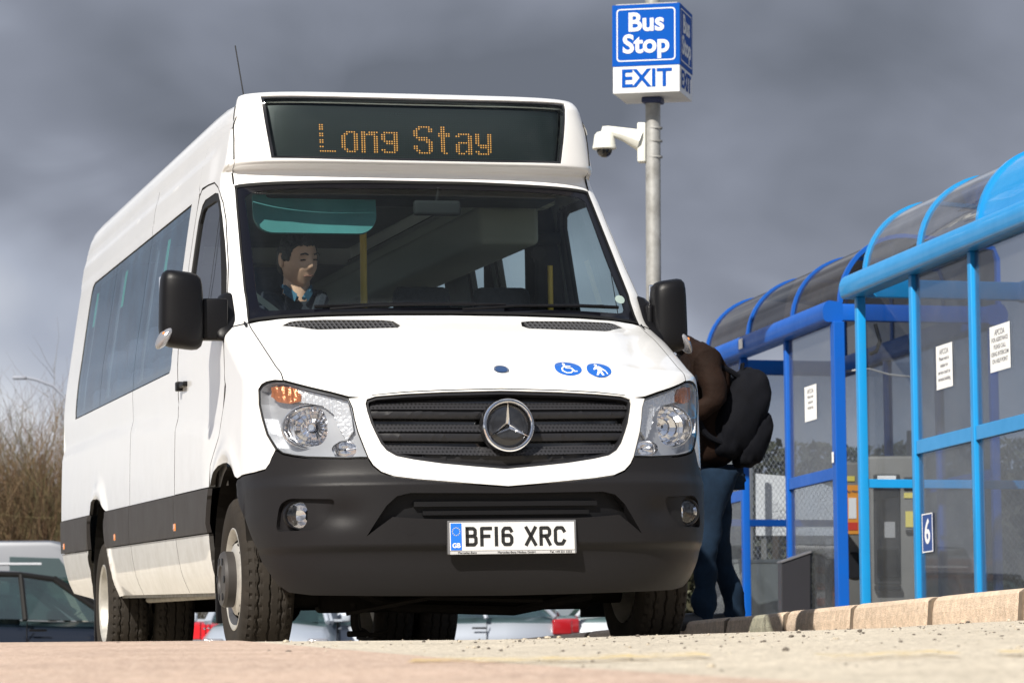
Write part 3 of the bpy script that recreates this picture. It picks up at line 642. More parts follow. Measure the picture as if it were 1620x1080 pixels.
# ---- headlights
for side in (-1,1):
    hp=dens(lampL,.03); hp=hp if side<0 else mir(hp)
    hl=thing('headlight',None,None,loc=(0,0,0)); hl.parent=van
    def hfn(u,z,off=0.):
        p=P(u,z,off); return p
    big=[(side*(-1)*(-a),b) for a,b in lampL]
    # housing: set back with openings for the bowls
    def circ(u,z,ru,rz,n=30,pw=2.): return [(u+ru*math.copysign(abs(math.cos(t))**(2/pw),math.cos(t)),z+rz*math.copysign(abs(math.sin(t))**(2/pw),math.sin(t))) for t in [2*PI*i/n for i in range(n)]]
    cu,cz=-.955*(-side)*-1 if False else side*.955,.965
    main=circ(cu,cz,.118,.083,36,2.6)
    low=circ(side*.735,.868,.062,.035,24,2.4)
    panel('lamp_housing',hp,M_house,hl,holes=[dens(main,.03),dens(low,.03)],off=-.045,thick=.0,step=.025)
    panel('lamp_rim',hp,M_seal,hl,holes=[dens(shrink(hp,.005),.03)],off=-.003,thick=.008,step=.05); panel('lamp_side_wall',dens(shrink(hp,.004),.03),M_house,hl,holes=[dens(shrink(hp,.007),.03)],off=-.006,thick=.042,step=.05)
    n=Vector((side*.30,-.95,.02)).normalized(); c=P(cu,cz,-.055)
    FM=Matrix.Translation(c)@n.to_track_quat('X','Z').to_matrix().to_4x4()
    q=MB(); q.lathe([(.004,-.085),(.022,-.079),(.024,-.072),(.045,-.064),(.047,-.056),(.066,-.042),(.068,-.034),(.084,-.016),(.086,-.010),(.096,.01),(.098,.016)],n=17,M=FM@Matrix.Diagonal((1,1.12,.86,1))); q.build('main_reflector',M_alu,hl)
    q=MB(); q.cyl((-.07,0,0),(-.02,0,0),.014,M=FM); q.cyl((-.02,0,0),(-.012,0,0),.018,.012,M=FM); q.build('bulb_shield',M_chr,hl,smooth=True)
    q=MB(); q.lathe([(.098,.006),(.103,.018),(.108,.014),(.110,.0)],n=36,M=FM@Matrix.Diagonal((1,1.12,.86,1))); q.build('reflector_ring',mat('satin_ring',(.5,.51,.53),rough=.25,metal=.8),hl,smooth=True)
    c=P(side*.735,.868,-.05); FL=Matrix.Translation(c)@Vector((side*.15,-1,0)).normalized().to_track_quat('X','Z').to_matrix().to_4x4()
    q=MB(); q.lathe([(.004,-.035),(.02,-.028),(.038,-.006),(.042,.006)],n=24,M=FL@Matrix.Diagonal((1,1.35,.78,1))); q.build('side_lamp',M_alu,hl,smooth=True)
    # ribbed upper strip and amber indicator
    rib=[(-1.05,1.138),(-.888,1.102),(-.70,1.062),(-.69,1.02),(-.68,.94),(-.72,.90),(-.765,.955),(-.79,1.01),(-.85,1.045),(-.95,1.058),(-1.06,1.064),(-1.10,1.10)]
    rp=dens(rib,.02); rp=rp if side<0 else mir(rp)
    rfn=lambda u,z,off=0.: P(u,z,off+.0035*math.sin(u*2*PI/.014))
    panel('ribbed_reflector',rp,mat('ribbed_clear',(.72,.73,.75),rough=.2,metal=.6),hl,off=-.028,thick=.012,step=.0045 if False else .007,fn=rfn)
    am=[(-1.19,1.135),(-1.08,1.134),(-1.0,1.122),(-.975,1.09),(-.985,1.065),(-1.06,1.056),(-1.15,1.066),(-1.20,1.09)]
    ap=dens(am,.02); ap=ap if side<0 else mir(ap)
    panel('indicator',ap,M_amb,hl,off=-.020,thick=.012,step=.02,fn=rfn)
    panel('lamp_lens',dens(shrink(lampL,.005),.03) if side<0 else mir(dens(shrink(lampL,.005),.03)),M_lens,hl,off=-.002,thick=0,step=.02)

# ---- windscreen
ws=[(0,2.150),(-.25,2.150),(-.479,2.144),(-.70,2.138),(-.814,2.134),(-.90,2.130),(-.931,2.125),(-.941,2.05),(-.945,2.011),(-.956,1.90),(-.968,1.789),(-.977,1.68),(-.987,1.573),(-1.003,1.51),(-1.021,1.458),(-.95,1.462),(-.793,1.470),(-.599,1.479),(-.272,1.486),(0,1.488)]
wi=[(0,2.115),(-.45,2.112),(-.70,2.104),(-.84,2.09),(-.878,2.07),(-.884,1.98),(-.893,1.80),(-.912,1.60),(-.918,1.53),(-.90,1.512),(-.86,1.506),(-.6,1.512),(-.3,1.518),(0,1.52)]
fr=panel('windscreen_border',dens(sym(ws),.04),M_frit,van,holes=[dens(sym(wi),.04)],off=-.003,thick=.006,gap=.001,step=.04)
panel('windscreen',dens(sym(wi),.05),M_ws,van,off=-.004,thick=0,step=.05)
panel('screen_seal',dens(sym(ws),.04),M_seal,van,holes=[dens(shrink(sym(ws),.012),.04)],off=.001,thick=.02,step=.05)
disc(.90,1.575,.038,.020,-.001,'tax_disc',mat('sticker_pale_green',(.30,.38,.35),rough=.6),fr,thick=.0006)
disc(.965,1.527,.0,.0,0,'x',None,None) if False else None
# wipers
w=MB()
w.tube([P(-.55,1.498,.012),P(-.35,1.505,.022),P(-.05,1.512,.024),P(.25,1.517,.02)],.006,8); w.tube([P(-.62,1.515,.006),P(-.2,1.528,.008),P(.12,1.530,.008)],.008,6)
w.build('wiper',M_blk,van,smooth=True)
w=MB(); w.tube([P(.05,1.500,.012),P(.3,1.510,.022),P(.75,1.520,.020)],.006,8); w.tube([P(.25,1.522,.006),P(.6,1.528,.008),P(.86,1.527,.008)],.008,6); w.build('wiper',M_blk,van,smooth=True)

# ---- destination box
box=[(0,2.153),(-.25,2.153),(-.479,2.147),(-.70,2.141),(-.814,2.137),(-.90,2.133),(-.9365,2.128),(-.943,2.20),(-.95,2.25),(-.958,2.34),(-.972,2.40),(-.985,2.46),(-1.0,2.51),(-.99,2.535),(-.96,2.550),(-.88,2.557),(-.5,2.562),(0,2.565)]
scr=[(0,2.533),(-.40,2.534),(-.765,2.535),(-.712,2.243),(-.35,2.238),(0,2.238)]
db=panel('display_housing',dens(sym(box),.03),M_white,van,holes=[dens(sym(scr),.03)],thick=.04,gap=.001,step=.022,zc=[2.165,2.18,2.19,2.2,2.205,2.21,2.215,2.22,2.226,2.235,2.245],rim=False)
q=[(0,2.524),(-.40,2.525),(-.745,2.525),(-.697,2.253),(-.35,2.249),(0,2.249)]
panel('display_bezel',dens(sym(scr),.03),M_gloss,db,holes=[dens(sym(q),.03)],off=-.006,thick=.02,step=.05)
M_led=mat('display_matrix',(.003,.005,.006),rough=.5)
scn_p=panel('display_panel',dens(sym(q),.05),M_led,db,off=-.045,thick=0,step=.06)
panel('display_glass',dens(sym(q),.05),glass('display_glass',(.80,.88,.88),refl=-.02,dirt_haze=.003,body=(.15,.2,.2)),db,off=-.009,thick=0,step=.05)
FONT={'L':["#......"]*2+["......."]*0+["#......"]*0,}
def led(ch):
    D={'L':["##.....","##.....","##.....",".......","##.....","##.....",".......","##.....","##.....",".......","##.....",".......","#######"],
    'o':["..####.",".##..##","##...##","##...##","##...##","##...##","##...##","##...##",".##..##","..####."],
    'n':["##.####","######.","##...##","##...##","##...##","##...##","##...##","##...##","##...##","##...##"],
    'g':[".######","##...##","##...##","##...##",".######","..#####",".....##",".....##","##...##",".#####."],
    'S':["..#####.",".##...##","##....##","##......","##......",".#####..","..#####.",".....###","......##","##....##","##....##",".##...##","..#####."],
    't':[".##..",".##..",".##..","#####","#####",".##..",".##..",".##..",".##..",".##..",".##..",".##..","..##."],
    'a':[".#####.","##...##",".....##",".....##",".######","##...##","##...##","##...##","##..###",".###.##"],
    'y':["##...##","##...##","##...##","##...##","##...##",".######","..#####",".....##","##...##",".#####."]}
    return D[ch]
dots=MB(); unlit=MB(); lit=set()
pitch=.0118; u0=-.455; z0=2.283
for ch,cx in (('L',0),('o',9),('n',17),('g',25),('S',38),('t',48),('a',55),('y',63)):
    g=led(ch)
    for r,row in enumerate(reversed(g)):
        for c,k in enumerate(row):
            if k=='#': lit.add((int(round(cx*1.0))+c,r))
def dot(mb,i,j,r):
    u=u0+i*pitch*.985; z=z0+j*pitch*.88
    c=P(u,z,-.0432); e1=(P(u+.004,z,-.0432)-c).normalized(); e2=(P(u,z+.004,-.0432)-c).normalized()
    mb.add([c+e1*r*math.cos(a)+e2*r*math.sin(a) for a in [PI/4*k for k in range(8)]],[(0,1,2,3,4,5,6,7)])
for i in range(-22,100):
    for j in range(-2,19):
        if (i,j) in lit: dot(dots,i,j,.0035)
        elif abs(u0+i*pitch*.985)<.69: dot(unlit,i,j,.0034)
o=dots.build('display_lettering',mat('amber_led',(.3,.15,.03),emis=((1,.42,.10),.40)),scn_p)
o=unlit.build('unlit_dots',mat('unlit_led',(.012,.019,.019),rough=.6),scn_p); o['kind']='stuff'
# ---- roof
rp=[(.835,2.395),(.832,2.43),(.822,2.475),(.80,2.525),(.765,2.565),(.71,2.593),(.62,2.610),(.45,2.625),(.2,2.635),(0,2.637)]
full=[(-x,z) for x,z in rp]+[(x,z) for x,z in reversed(rp[:-1])]
ys=[(1.69,-.11,1),(1.76,-.085,1),(1.85,-.055,1),(2.0,-.03,1),(2.25,-.008,1),(2.6,0,1)]+[(2.6+.3*i,0,1) for i in range(1,15)]+[(7.0,0,1),(7.12,-.008,1),(7.18,-.035,1),(7.215,-.09,1),(7.222,-.2,1)]
q=MB(); n=len(full)
q.add([(x*k,y,2.395+(z-2.395)*(1+dz/.24)) for y,dz,k in ys for x,z in full],[(i*n+j,i*n+j+1,(i+1)*n+j+1,(i+1)*n+j) for i in range(len(ys)-1) for j in range(n-1)])
q.build('roof',M_white,van,smooth=True,auto=50)
# cap between display housing and roof
q=MB(); A_=[];B_=[]
for i in range(-20,21):
    u=i/20*.985; zt=2.563-.012*abs(i/20)**2-.045*max(0,abs(i/20)-.85)/.15
    A_.append(P(u,zt,-.001)); k=i/20; j=abs(k)
    x=k*.80; zz=_pl([(0,2.55),(.5,2.548),(.62,2.54),(.76,2.50),(.80,2.45),(.83,2.40)],abs(x)); B_.append(Vector((x,1.90,zz-.002)))
q.add(A_+B_,[(i,i+1,41+i+1,41+i) for i in range(40)]); q.build('housing_top',M_white,db,smooth=True)
for side in (-1,1):   # seam between display housing and body side
    q=MB(); pts=[P(side*(a+.002),b,.0) for a,b in ((.9375,2.135),(.943,2.20),(.95,2.25),(.958,2.34),(.972,2.40),(.985,2.46),(.998,2.50))]
    q.tube(pts,.0045,6); q.build('housing_seam',M_seal,db)
    # side filler between housing side and roof
    q=MB(); zs=[2.39,2.41,2.44,2.47,2.50,2.53,2.545]
    a=[P(side*(.965+.03*i/6),z,-.001) for i,z in enumerate(zs)]; b=[Vector((side*_pl([(2.39,.834),(2.43,.828),(2.475,.81),(2.52,.78),(2.55,.73)],z),1.93,z-.005)) for z in zs]
    q.add(a+b,[(i,i+1,8+i,7+i) for i in range(6)]); q.build('housing_side',M_white,db,smooth=True)
# antenna
q=MB(); b=Vector((-.69,2.2,2.58)); q.tube([b,b+Vector((-.012,.02,.1)),b+Vector((-.035,.06,.29))],.003,6); q.cyl(b-Vector((0,0,.03)),b+Vector((0,0,.03)),.012,.006); q.build('aerial',M_blk,van,smooth=True)
# ---- tail
q=MB(); zz=[.33,.56,.76,1.0,1.36,1.7,2.0,2.16,2.395]
q.add([(sgn*_l(LW,z),7.22,z) for sgn in (-1,1) for z in zz]+[(sgn*.8,7.22,2.5) for sgn in (-1,1)],[(i,i+1,len(zz)+i+1,len(zz)+i) for i in range(len(zz)-1)]+[(8,18,19,17)])
q.build('rear_doors',M_white,van)
# ---- mirrors
def mirror(side,cx,cy,cz,w,h,base):
    mr=thing('wing_mirror',None,None,loc=(0,0,0)); mr.parent=van
    bm=bmesh.new(); bmesh.ops.create_cube(bm,size=1)
    bmesh.ops.subdivide_edges(bm,edges=bm.edges[:],cuts=7,use_grid_fill=True)
    for v in bm.verts:
        x,y,z=v.co*2
        # rounded box
        p=5.5; k=(abs(x)**p+abs(y)**3.2+abs(z)**p)**(-1/p)
        X=x*k;Y=y*k;Z=z*k
        ww=w/2*(1-.10*(Z+1)/2*(1 if X*side>0 else .3)); 
        v.co=Vector((cx+X*ww,cy+Y*(.085 if Y<0 else .06)*(1-.25*abs(X)**2),cz+Z*h/2+ (.012*X*side if Z>0 else -.012*X*side*-1)))
    for f in bm.faces: f.smooth=True
    q=MB(); q.bm(bm); sh=q.build('mirror_shell',M_blk,mr,smooth=True,auto=180)
    g=MB(); g.box(cx-w*.43,cx+w*.43,cy+.050,cy+.066,cz-h*.45,cz+h*.45,r=.006); g.build('mirror_glass',M_chr,mr)
    ind=MB(); bm=bmesh.new(); bmesh.ops.create_uvsphere(bm,u_segments=20,v_segments=12,radius=1)
    for v in bm.verts: v.co=Vector((cx+side*(w*.36+v.co.x*w*.22)-side*max(0,-v.co.z)*w*-.0+side*.012*v.co.z*-1,cy-.028+v.co.y*.058,cz-h*.345+v.co.z*h*.145+v.co.x*-.028))
    for f in bm.faces: f.smooth=True
    ind.bm(bm); ind.build('mirror_indicator',M_lens2,mr,smooth=True)
    ib=MB(); ib.box(cx+side*w*.38-.014,cx+side*w*.38+.014,cy-.075,cy-.045,cz-h*.36,cz-h*.30,r=.005); ib.build('indicator_bulb',M_orange,mr)
    a=MB()
    for dz in (.0,):
        a.box(min(cx-side*w*.46,base),max(cx-side*w*.46,base),cy-.03,cy+.05,cz-.13,cz+.05,r=.012)
    a.build('mirror_arm',M_blk,mr,smooth=True)
    return mr
M_lens2=mat('clear_ribbed_lens',(.36,.36,.38),rough=.15,metal=.6,bump=.3,bscale=60)
mirror(-1,-1.163,1.12,1.511,.195,.335,-.96)
mirror(1,1.045,1.15,1.50,.165,.33,.94)
for side in (-1,1):
    tri=rounded([(1.07,1.37),(1.22,1.41),(1.31,1.54),(1.27,1.60),(1.23,1.60),(1.13,1.48),(1.075,1.42)],.02,3)
    base=[P(side*UY(y,z),z,.002) for y,z in tri]; cc=sum(base,Vector())/len(base); nn=Vector((side,-.25,0)).normalized()
    q=MB(); n=len(base); mid=[cc+(p-cc)*.92+nn*.022 for p in base]; top_=[cc+(p-cc)*.62+nn*.045 for p in base]
    q.add(base+mid+top_,[(i,(i+1)%n,n+(i+1)%n,n+i) for i in range(n)]+[(n+i,n+(i+1)%n,2*n+(i+1)%n,2*n+i) for i in range(n)]+[tuple(range(2*n,3*n))]); q.build('mirror_base',M_blk,van,smooth=True,auto=60)
# ---- wheels
def tyre_mesh(width,R,rim_r):
    nA=180; prof=[]; nw=50
    x0=-width/2
    side_p=[(rim_r,x0+.012),(rim_r+.02,x0+.002),(rim_r+.06,x0-.004),(R-.045,x0-.003),(R-.022,x0+.004),(R-.009,x0+.016)]
    tread=[(R-.009+.009*math.sin(PI*min(1,(i/(nw-1))*6,(1-i/(nw-1))*6)/2),x0+.018+(width-.036)*i/(nw-1)) for i in range(nw)]
    prof=side_p+tread+[(r,-x) for r,x in reversed(side_p)]
    m=len(prof);vs=[];fs=[]
    for i in range(nA):
        a=2*PI*i/nA
        for j,(r,x) in enumerate(prof):
            rr=r
            if len(side_p)<=j<len(side_p)+nw:
                for xc in (-width*.235,0,width*.235):
                    zg=.0045*(abs(((i/3.0)%2)-1)*2-1)
                    if abs(x-xc-zg)<.0036: rr=r-.010
                e=abs(x)/(width/2)
                if e>.72 and i%4==0: rr=r-.008
                if .3<e<.6 and (i+(2 if x>0 else 0))%4==0: rr=min(rr,r-.005)
            elif j in (4,5,m-6,m-5) and i%5==0: rr=r-.007
            vs.append((x,rr*math.cos(a),rr*math.sin(a)))
    for i in range(nA):
        for j in range(m-1): fs.append((i*m+j,i*m+j+1,((i+1)%nA)*m+j+1,((i+1)%nA)*m+j))
    q=MB(); q.add(vs,fs); return q
# outer side is -X
ty=tyre_mesh(.212,.350,.212)
wheel0=thing('front_wheel',None,None,loc=(0,0,0)); wheel0.parent=van
o=ty.build('tyre',M_rub,wheel0,smooth=True,auto=28); TY=o.data
q=MB(); q.lathe([(.213,.10),(.205,.09),(.195,.0),(.190,-.05),(.206,-.082),(.216,-.094),(.219,-.100),(.214,-.102),(.203,-.094),(.190,-.070),(.182,-.050),(.165,-.070),(.150,-.092),(.120,-.104),(.09,-.108),(.001,-.108)],n=64)
q.build('rim',M_rim,wheel0,smooth=True)
q=MB()
for k in range(16):
    a=2*PI*k/16; c=Vector((-.0785,.160*math.cos(a),.160*math.sin(a))); nrm=Vector((-.62,.78*math.cos(a),.78*math.sin(a))).normalized()
    q.cyl(c+nrm*.006-Vector((0,0,0)),c-nrm*.01,.0135,n=12)
q.build('rim_hole',M_dark,wheel0)
q=MB(); q.lathe([(.118,-.095),(.120,-.140),(.112,-.152),(.06,-.156),(.055,-.148),(.001,-.148)],n=40); hc=q.build('hub_cap',M_hub,wheel0,smooth=True)
q=MB()
for k in range(6):
    a=2*PI*k/6; q.cyl((-.157,.085*math.cos(a),.085*math.sin(a)),(-.150,.085*math.cos(a),.085*math.sin(a)),.016,n=12)
q.build('nut_cover',M_blk,hc)
wheel0.location=(-.862,1.0,.35); 
w2=copy_tree(wheel0,van); w2.location=(.862,1.0,.35); w2.rotation_euler=(0,0,PI)
# rear: dished rim
wr=thing('rear_wheel',None,None,loc=(0,0,0)); wr.parent=van
link('tyre',TY,None,wr)
q=MB(); q.lathe([(.213,.10),(.205,.09),(.195,.0),(.190,-.05),(.206,-.082),(.216,-.094),(.219,-.100),(.214,-.102),(.203,-.094),(.190,-.050),(.180,.0),(.160,.045),(.12,.06),(.08,.05),(.07,-.02),(.04,-.03),(.001,-.03)],n=56)
q.build('rim',M_rim,wr,smooth=True)
wr.location=(-.875,5.36,.25)
for x,ro in ((-.62,0),(.875,PI),(.62,PI)):
    c=copy_tree(wr,van); c.location=(x,5.36,.25); c.rotation_euler=(0.3,0,ro)
# ---- underside
q=MB(); q.box(-.72,.72,.50,1.75,.36,.44); q.box(-.93,.93,1.55,5.0,.33,.40); q.box(-.85,.85,5.75,7.15,.34,.42); q.box(-.90,.90,4.9,5.9,.42,.5)
q.box(-.45,.45,1.0,7.1,.26,.36); q.box(-.35,.4,.35,.9,.30,.4)
q.build('underbody',M_dark,van)
q=MB(); q.cyl((-.75,1.0,.27),(.75,1.0,.27),.045); q.box(-.6,.6,.93,1.07,.2,.29,r=.02); q.tube([(-.5,.75,.30),(-.3,.78,.22),(.2,.72,.20),(.55,.76,.26)],.022,8); q.tube([(-.55,.62,.2),(-.2,.60,.26),(.3,.62,.24)],.012,6); q.build('front_axle',M_dark,van,smooth=True)
q=MB(); q.cyl((-.7,5.36,.25),(.7,5.36,.25),.055)
bm=bmesh.new(); bmesh.ops.create_uvsphere(bm,u_segments=16,v_segments=12,radius=.15)
for v in bm.verts: v.co+=Vector((0,5.36,.25))
q.bm(bm)
q.build('rear_axle',M_dark,van,smooth=True)
q=MB(); q.tube([(-.50,.7,.24),(-.50,.7,.15),(-.49,.70,.12)],.016,8); q.tube([(-.47,.7,.13),(-.43,.7,.105),(-.36,.7,.12),(-.33,.7,.16)],.010,8); q.box(-.53,-.44,.68,.72,.10,.125,r=.008); q.build('hanging_bracket',M_dark,van,smooth=True)
q=MB(); q.cyl((-.8,2.0,.29),(-.8,4.8,.27),.018); q.box(-.92,-.86,1.6,5.0,.28,.305); q.build('sill_pipe',mat('dusty_steel',(.28,.26,.22),rough=.6,metal=.4,var=.4,scale=20),van)

# ---- inside of the van
lin=lambda u,z,off=0.: P(u,z,off-.045)
for side in (-1,1):
    holes=[S(shrink(door_win,-.02),side,.05)]
    if side<0: holes+=[S(sidewin(a,b),side,.08) for a,b in ((2.70,3.98),(4.10,5.38),(5.52,6.55))]
    else: holes+=[S(h_,side,.06) for h_ in hs]
    body=[(1.20,.757),(4.99,.757)]+arch_r[::-1][1:-1]+[(5.735,.757),(YR-.03,.757),(YR-.03,2.38),(1.80,2.38),(1.70,2.12),(1.5,1.93),(1.17,1.56),(1.10,1.40)]
    panel('inner_lining',S(body,side,.05),M_int,van,holes=holes,thick=0,step=.10,fn=lin)
q=MB(); q.box(-.92,.92,1.0,7.18,.50,.56); q.build('cabin_floor',M_intd,van)
q=MB(); q.add([(-.74,1.74,2.13),(.74,1.74,2.13),(.80,2.1,2.44),(-.80,2.1,2.44),(-.80,7.18,2.46),(.80,7.18,2.46)],[(0,1,2,3),(3,2,5,4)]); q.add([(-.93,7.15,.55),(.93,7.15,.55),(.92,7.15,1.5),(.80,7.15,2.35),(-.80,7.15,2.35),(-.92,7.15,1.5)],[(0,1,2,3,4,5)]); q.build('ceiling_lining',M_int,van)
q=MB(); q.prism([(.55,.8),(.95,1.40),(1.10,1.475),(1.25,1.47),(1.42,1.36),(1.45,.95),(1.40,.56),(.6,.56)],-.90,.90,axis='x'); q.prism([(1.18,1.47),(1.30,1.53),(1.42,1.50),(1.45,1.38),(1.2,1.38)],-.75,-.28,axis='x'); q.build('dashboard',M_intd,van,bevel=.01)
st=MB(); SMX=Matrix.Translation((-.48,1.50,1.40))@Matrix.Rotation(rad(-32),4,'X')@Matrix.Rotation(rad(90),4,'Y')
st.lathe([(.19+.014*math.cos(a),.014*math.sin(a)) for a in [2*PI*i/8 for i in range(8)]],n=36,M=SMX,closed=True); st.lathe([(.06,.0),(.055,.02),(.001,.025)],n=20,M=SMX); st.box(-.01,.01,-.19,.19,-.02,.02,SMX); st.box(-.01,.01,-.02,.02,-.19,.0,SMX); st.build('steering_wheel',M_intd,van,smooth=True)
def seat(x,y,z,sc=1.,m=M_seat,back=.62):
    t=thing('seat',None,None,loc=(x,y,z)); t.parent=van
    q=MB(); q.box(-.23,.23,-.24,.24,-.1,.04,r=.04); q.build('cushion',m,t,smooth=True)
    q=MB(); q.box(-.24,.24,-.06,.06,0,back,Matrix.Translation((0,.24,.02))@Matrix.Rotation(rad(-12),4,'X'),r=.05); q.build('backrest',m,t,smooth=True)
    q=MB(); q.box(-.14,.14,-.05,.05,0,.2,Matrix.Translation((0,.40,back+.04))@Matrix.Rotation(rad(-8),4,'X'),r=.04); q.build('headrest',m,t,smooth=True)
    q=MB(); q.box(-.2,.2,-.2,.2,-.35,-.1); q.build('pedestal',M_intd,t)
    return t
seat(-.50,2.02,.98)
s2=seat(.22,2.10,.86,back=.66); s3=seat(.62,2.10,.86,back=.66)
for s_ in (s2,s3):
    q=MB(); a=[(-.235,-.02,.05),(-.24,.05,.35),(-.21,.085,.58),(-.12,.10,.70),(0,.10,.735),(.12,.10,.70),(.21,.085,.58),(.24,.05,.35),(.235,-.02,.05)]
    q.tube([Vector(p)+Vector((0,.17,0)) for p in a],.020,8); q.build('pale_trim',M_intl,s_,smooth=True)
for r_ in range(4):
    for x in (-.68,-.24,.62): 
        if x>.5 and r_==0: continue
        seat(x,3.35+r_*.86,.88)
q=MB(); q.cyl((-.10,2.35,.55),(-.10,2.35,2.42),.017); q.build('grab_pole',M_yel,van,smooth=True)
q=MB(); q.cyl((.82,2.34,.75),(.82,2.34,1.85),.013); q.build('grab_pole',M_yel,van,smooth=True)
for y0 in (3.10,3.28,3.46): 
    q=MB(); q.tube([(-.84,y0,1.0),(-.83,y0+.02,1.70),(-.80,y0+.16,1.82),(-.78,y0+.3,1.83)],.014,8); q.build('grab_rail',mat('cream_rail',(.55,.50,.36),rough=.4) if y0==3.10 else bpy.data.materials['cream_rail'],van,smooth=True)
q=MB(); q.box(.42,.72,2.15,6.9,1.93,2.12,r=.03); q.box(.50,.80,2.15,6.9,2.12,2.2,r=.01); q.build('luggage_duct',mat('duct_grey',(.20,.21,.19),rough=.7),van,smooth=True)
q=MB(); 
for y in (2.85,3.71): q.box(.83,.90,y-.02,y+.02,.6,2.3,r=.008)
q.box(.76,.9,2.36,2.43,1.6,2.25,r=.02); q.cyl((.74,2.25,1.9),(.74,2.4,1.95),.035); q.cyl((.70,2.3,1.98),(.86,2.3,1.98),.03); q.build('door_mechanism',M_intd,van)
# sun visor and mirror
vz=MB(); bm=bmesh.new(); bmesh.ops.create_cube(bm,size=1)
for v in bm.verts: v.co=Vector((v.co.x*.57,v.co.y*.022,v.co.z*.18))
bmesh.ops.bevel(bm,geom=[e for e in bm.edges if abs((e.verts[0].co-e.verts[1].co).y)>.01 and min(v.co.z for v in e.verts)<0],offset=.09,segments=8,affect='EDGES',profile=.5)
vz.bm(bm,Matrix.Translation((-.455,1.72,2.005))@Matrix.Rotation(rad(-12),4,'X')); vz.build('sun_visor',mat('teal_visor',(.03,.15,.16),rough=.6,var=.25,scale=3),van)
q=MB(); q.box(-.11,.11,-.02,.02,-.035,.035,Matrix.Translation((.09,1.60,2.03)),r=.015); q.cyl((.09,1.6,2.06),(.09,1.57,2.12),.008); q.build('rear_view_mirror',M_intd,van,smooth=True)
q=MB(); q.box(-.68,.68,1.68,1.98,2.08,2.14,r=.02); q.build('header_trim',M_intd,van)
q=MB(); q.add([(-.78,2.1,1.62),(-.76,2.08,1.62),(-.40,1.86,1.40),(-.43,1.85,1.38)],[(0,1,2,3)]); 
q.prism([(-.80,1.70),(-.765,1.70),(-.40,1.43),(-.43,1.40)],1.835,1.838); q.build('seat_belt',mat('grey_webbing',(.30,.31,.27),rough=.8),van)
# ------------------------------------------------------------------ ground
def kerb_x(y): return 4.73-.2095*y
def kerb_base(y): return .165-.031*(y-12.83)
def kerb_top(y): return .311-.031*(y-12.83)
def G(x,y):
    fg=.12+(.008*x if x<0 else .030*x)
    if y<14: b=.02*max(-1.5,min(1.5,x+1.2))
    else: b=-.024*(min(y,19)-14)+.02*max(-1.5,min(1.5,x+1.2))
    if y>19: b-=.040*(min(y,36)-19)
    kb=kerb_base(min(y,30)); t=smooth01((x-(kerb_x(y)-1.9))/1.8)
    if y<30: b=b*(1-t)+kb*t
    k=smooth01((y-11)/2.4)
    return fg*(1-k)+b*k
def sheet(name,xs,ys,zf,m,skip=None,parent=None):
    q=MB(); nx=len(xs)
    vs=[(x,y,zf(x,y)) for y in ys for x in xs]
    fs=[(j*nx+i,j*nx+i+1,(j+1)*nx+i+1,(j+1)*nx+i) for j in range(len(ys)-1) for i in range(nx-1)]
    q.add(vs,fs); o=q.build(name,m,parent,smooth=True,auto=60); return o
def ground_mat(name,c1,c2,c3,fine=160,stain=.5):
    m,nt,N,L=nmat(name); o=N('ShaderNodeOutputMaterial'); b=N('ShaderNodeBsdfPrincipled'); L(b.outputs[0],o.inputs[0]); b.inputs['Roughness'].default_value=.92; b.inputs['Specular IOR Level'].default_value=.2
    tc=N('ShaderNodeTexCoord')
    v=N('ShaderNodeTexVoronoi'); v.inputs['Scale'].default_value=fine; L(tc.outputs['Object'],v.inputs[0])
    n=N('ShaderNodeTexNoise'); n.inputs['Scale'].default_value=1.6; n.inputs['Detail'].default_value=7; n.inputs['Roughness'].default_value=.7; L(tc.outputs['Object'],n.inputs[0])
    nf=N('ShaderNodeTexNoise'); nf.inputs['Scale'].default_value=26; nf.inputs['Detail'].default_value=5; nf.inputs['Roughness'].default_value=.75; L(tc.outputs['Object'],nf.inputs[0])
    sp=N('ShaderNodeSeparateColor'); L(v.outputs['Color'],sp.inputs[0])
    cr=N('ShaderNodeValToRGB'); L(sp.outputs[0],cr.inputs[0]); e=cr.color_ramp.elements
    e[0].color=(*c2,1); e[0].position=.04; e[1].color=(*c3,1); x=e.new(.28); x.color=(*c1,1); x=e.new(.8); x.color=(*c1,1)
    r=N('ShaderNodeMapRange'); r.inputs[1].default_value=.35; r.inputs[2].default_value=.7; r.inputs[3].default_value=1.08; r.inputs[4].default_value=1-stain*.4; L(n.outputs[0],r.inputs[0])
    r2=N('ShaderNodeMapRange'); r2.inputs[1].default_value=.3; r2.inputs[2].default_value=.7; r2.inputs[3].default_value=.70; r2.inputs[4].default_value=1.15; L(nf.outputs[0],r2.inputs[0])
    mu=N('ShaderNodeMath'); mu.operation='MULTIPLY'; L(r.outputs[0],mu.inputs[0]); L(r2.outputs[0],mu.inputs[1])
    vm=N('ShaderNodeVectorMath'); vm.operation='SCALE'; L(cr.outputs[0],vm.inputs[0]); L(mu.outputs[0],vm.inputs['Scale']); L(vm.outputs[0],b.inputs['Base Color'])
    bp=N('ShaderNodeBump'); bp.inputs['Strength'].default_value=.7; bp.inputs['Distance'].default_value=.006; L(v.outputs['Distance'],bp.inputs['Height']); L(bp.outputs[0],b.inputs['Normal'])
    return m
M_road=ground_mat('pale_road_surface',(.57,.51,.41),(.25,.22,.18),(.78,.71,.59),fine=110,stain=.4)
M_red=ground_mat('pinkish_road_surface',(.53,.40,.315),(.28,.20,.16),(.74,.60,.50),fine=110,stain=.4)
M_asph=ground_mat('car_park_asphalt',(.10,.098,.092),(.05,.05,.05),(.17,.165,.155),fine=90)
M_pave=ground_mat('pavement_concrete',(.30,.26,.21),(.2,.17,.14),(.4,.35,.3))
import itertools
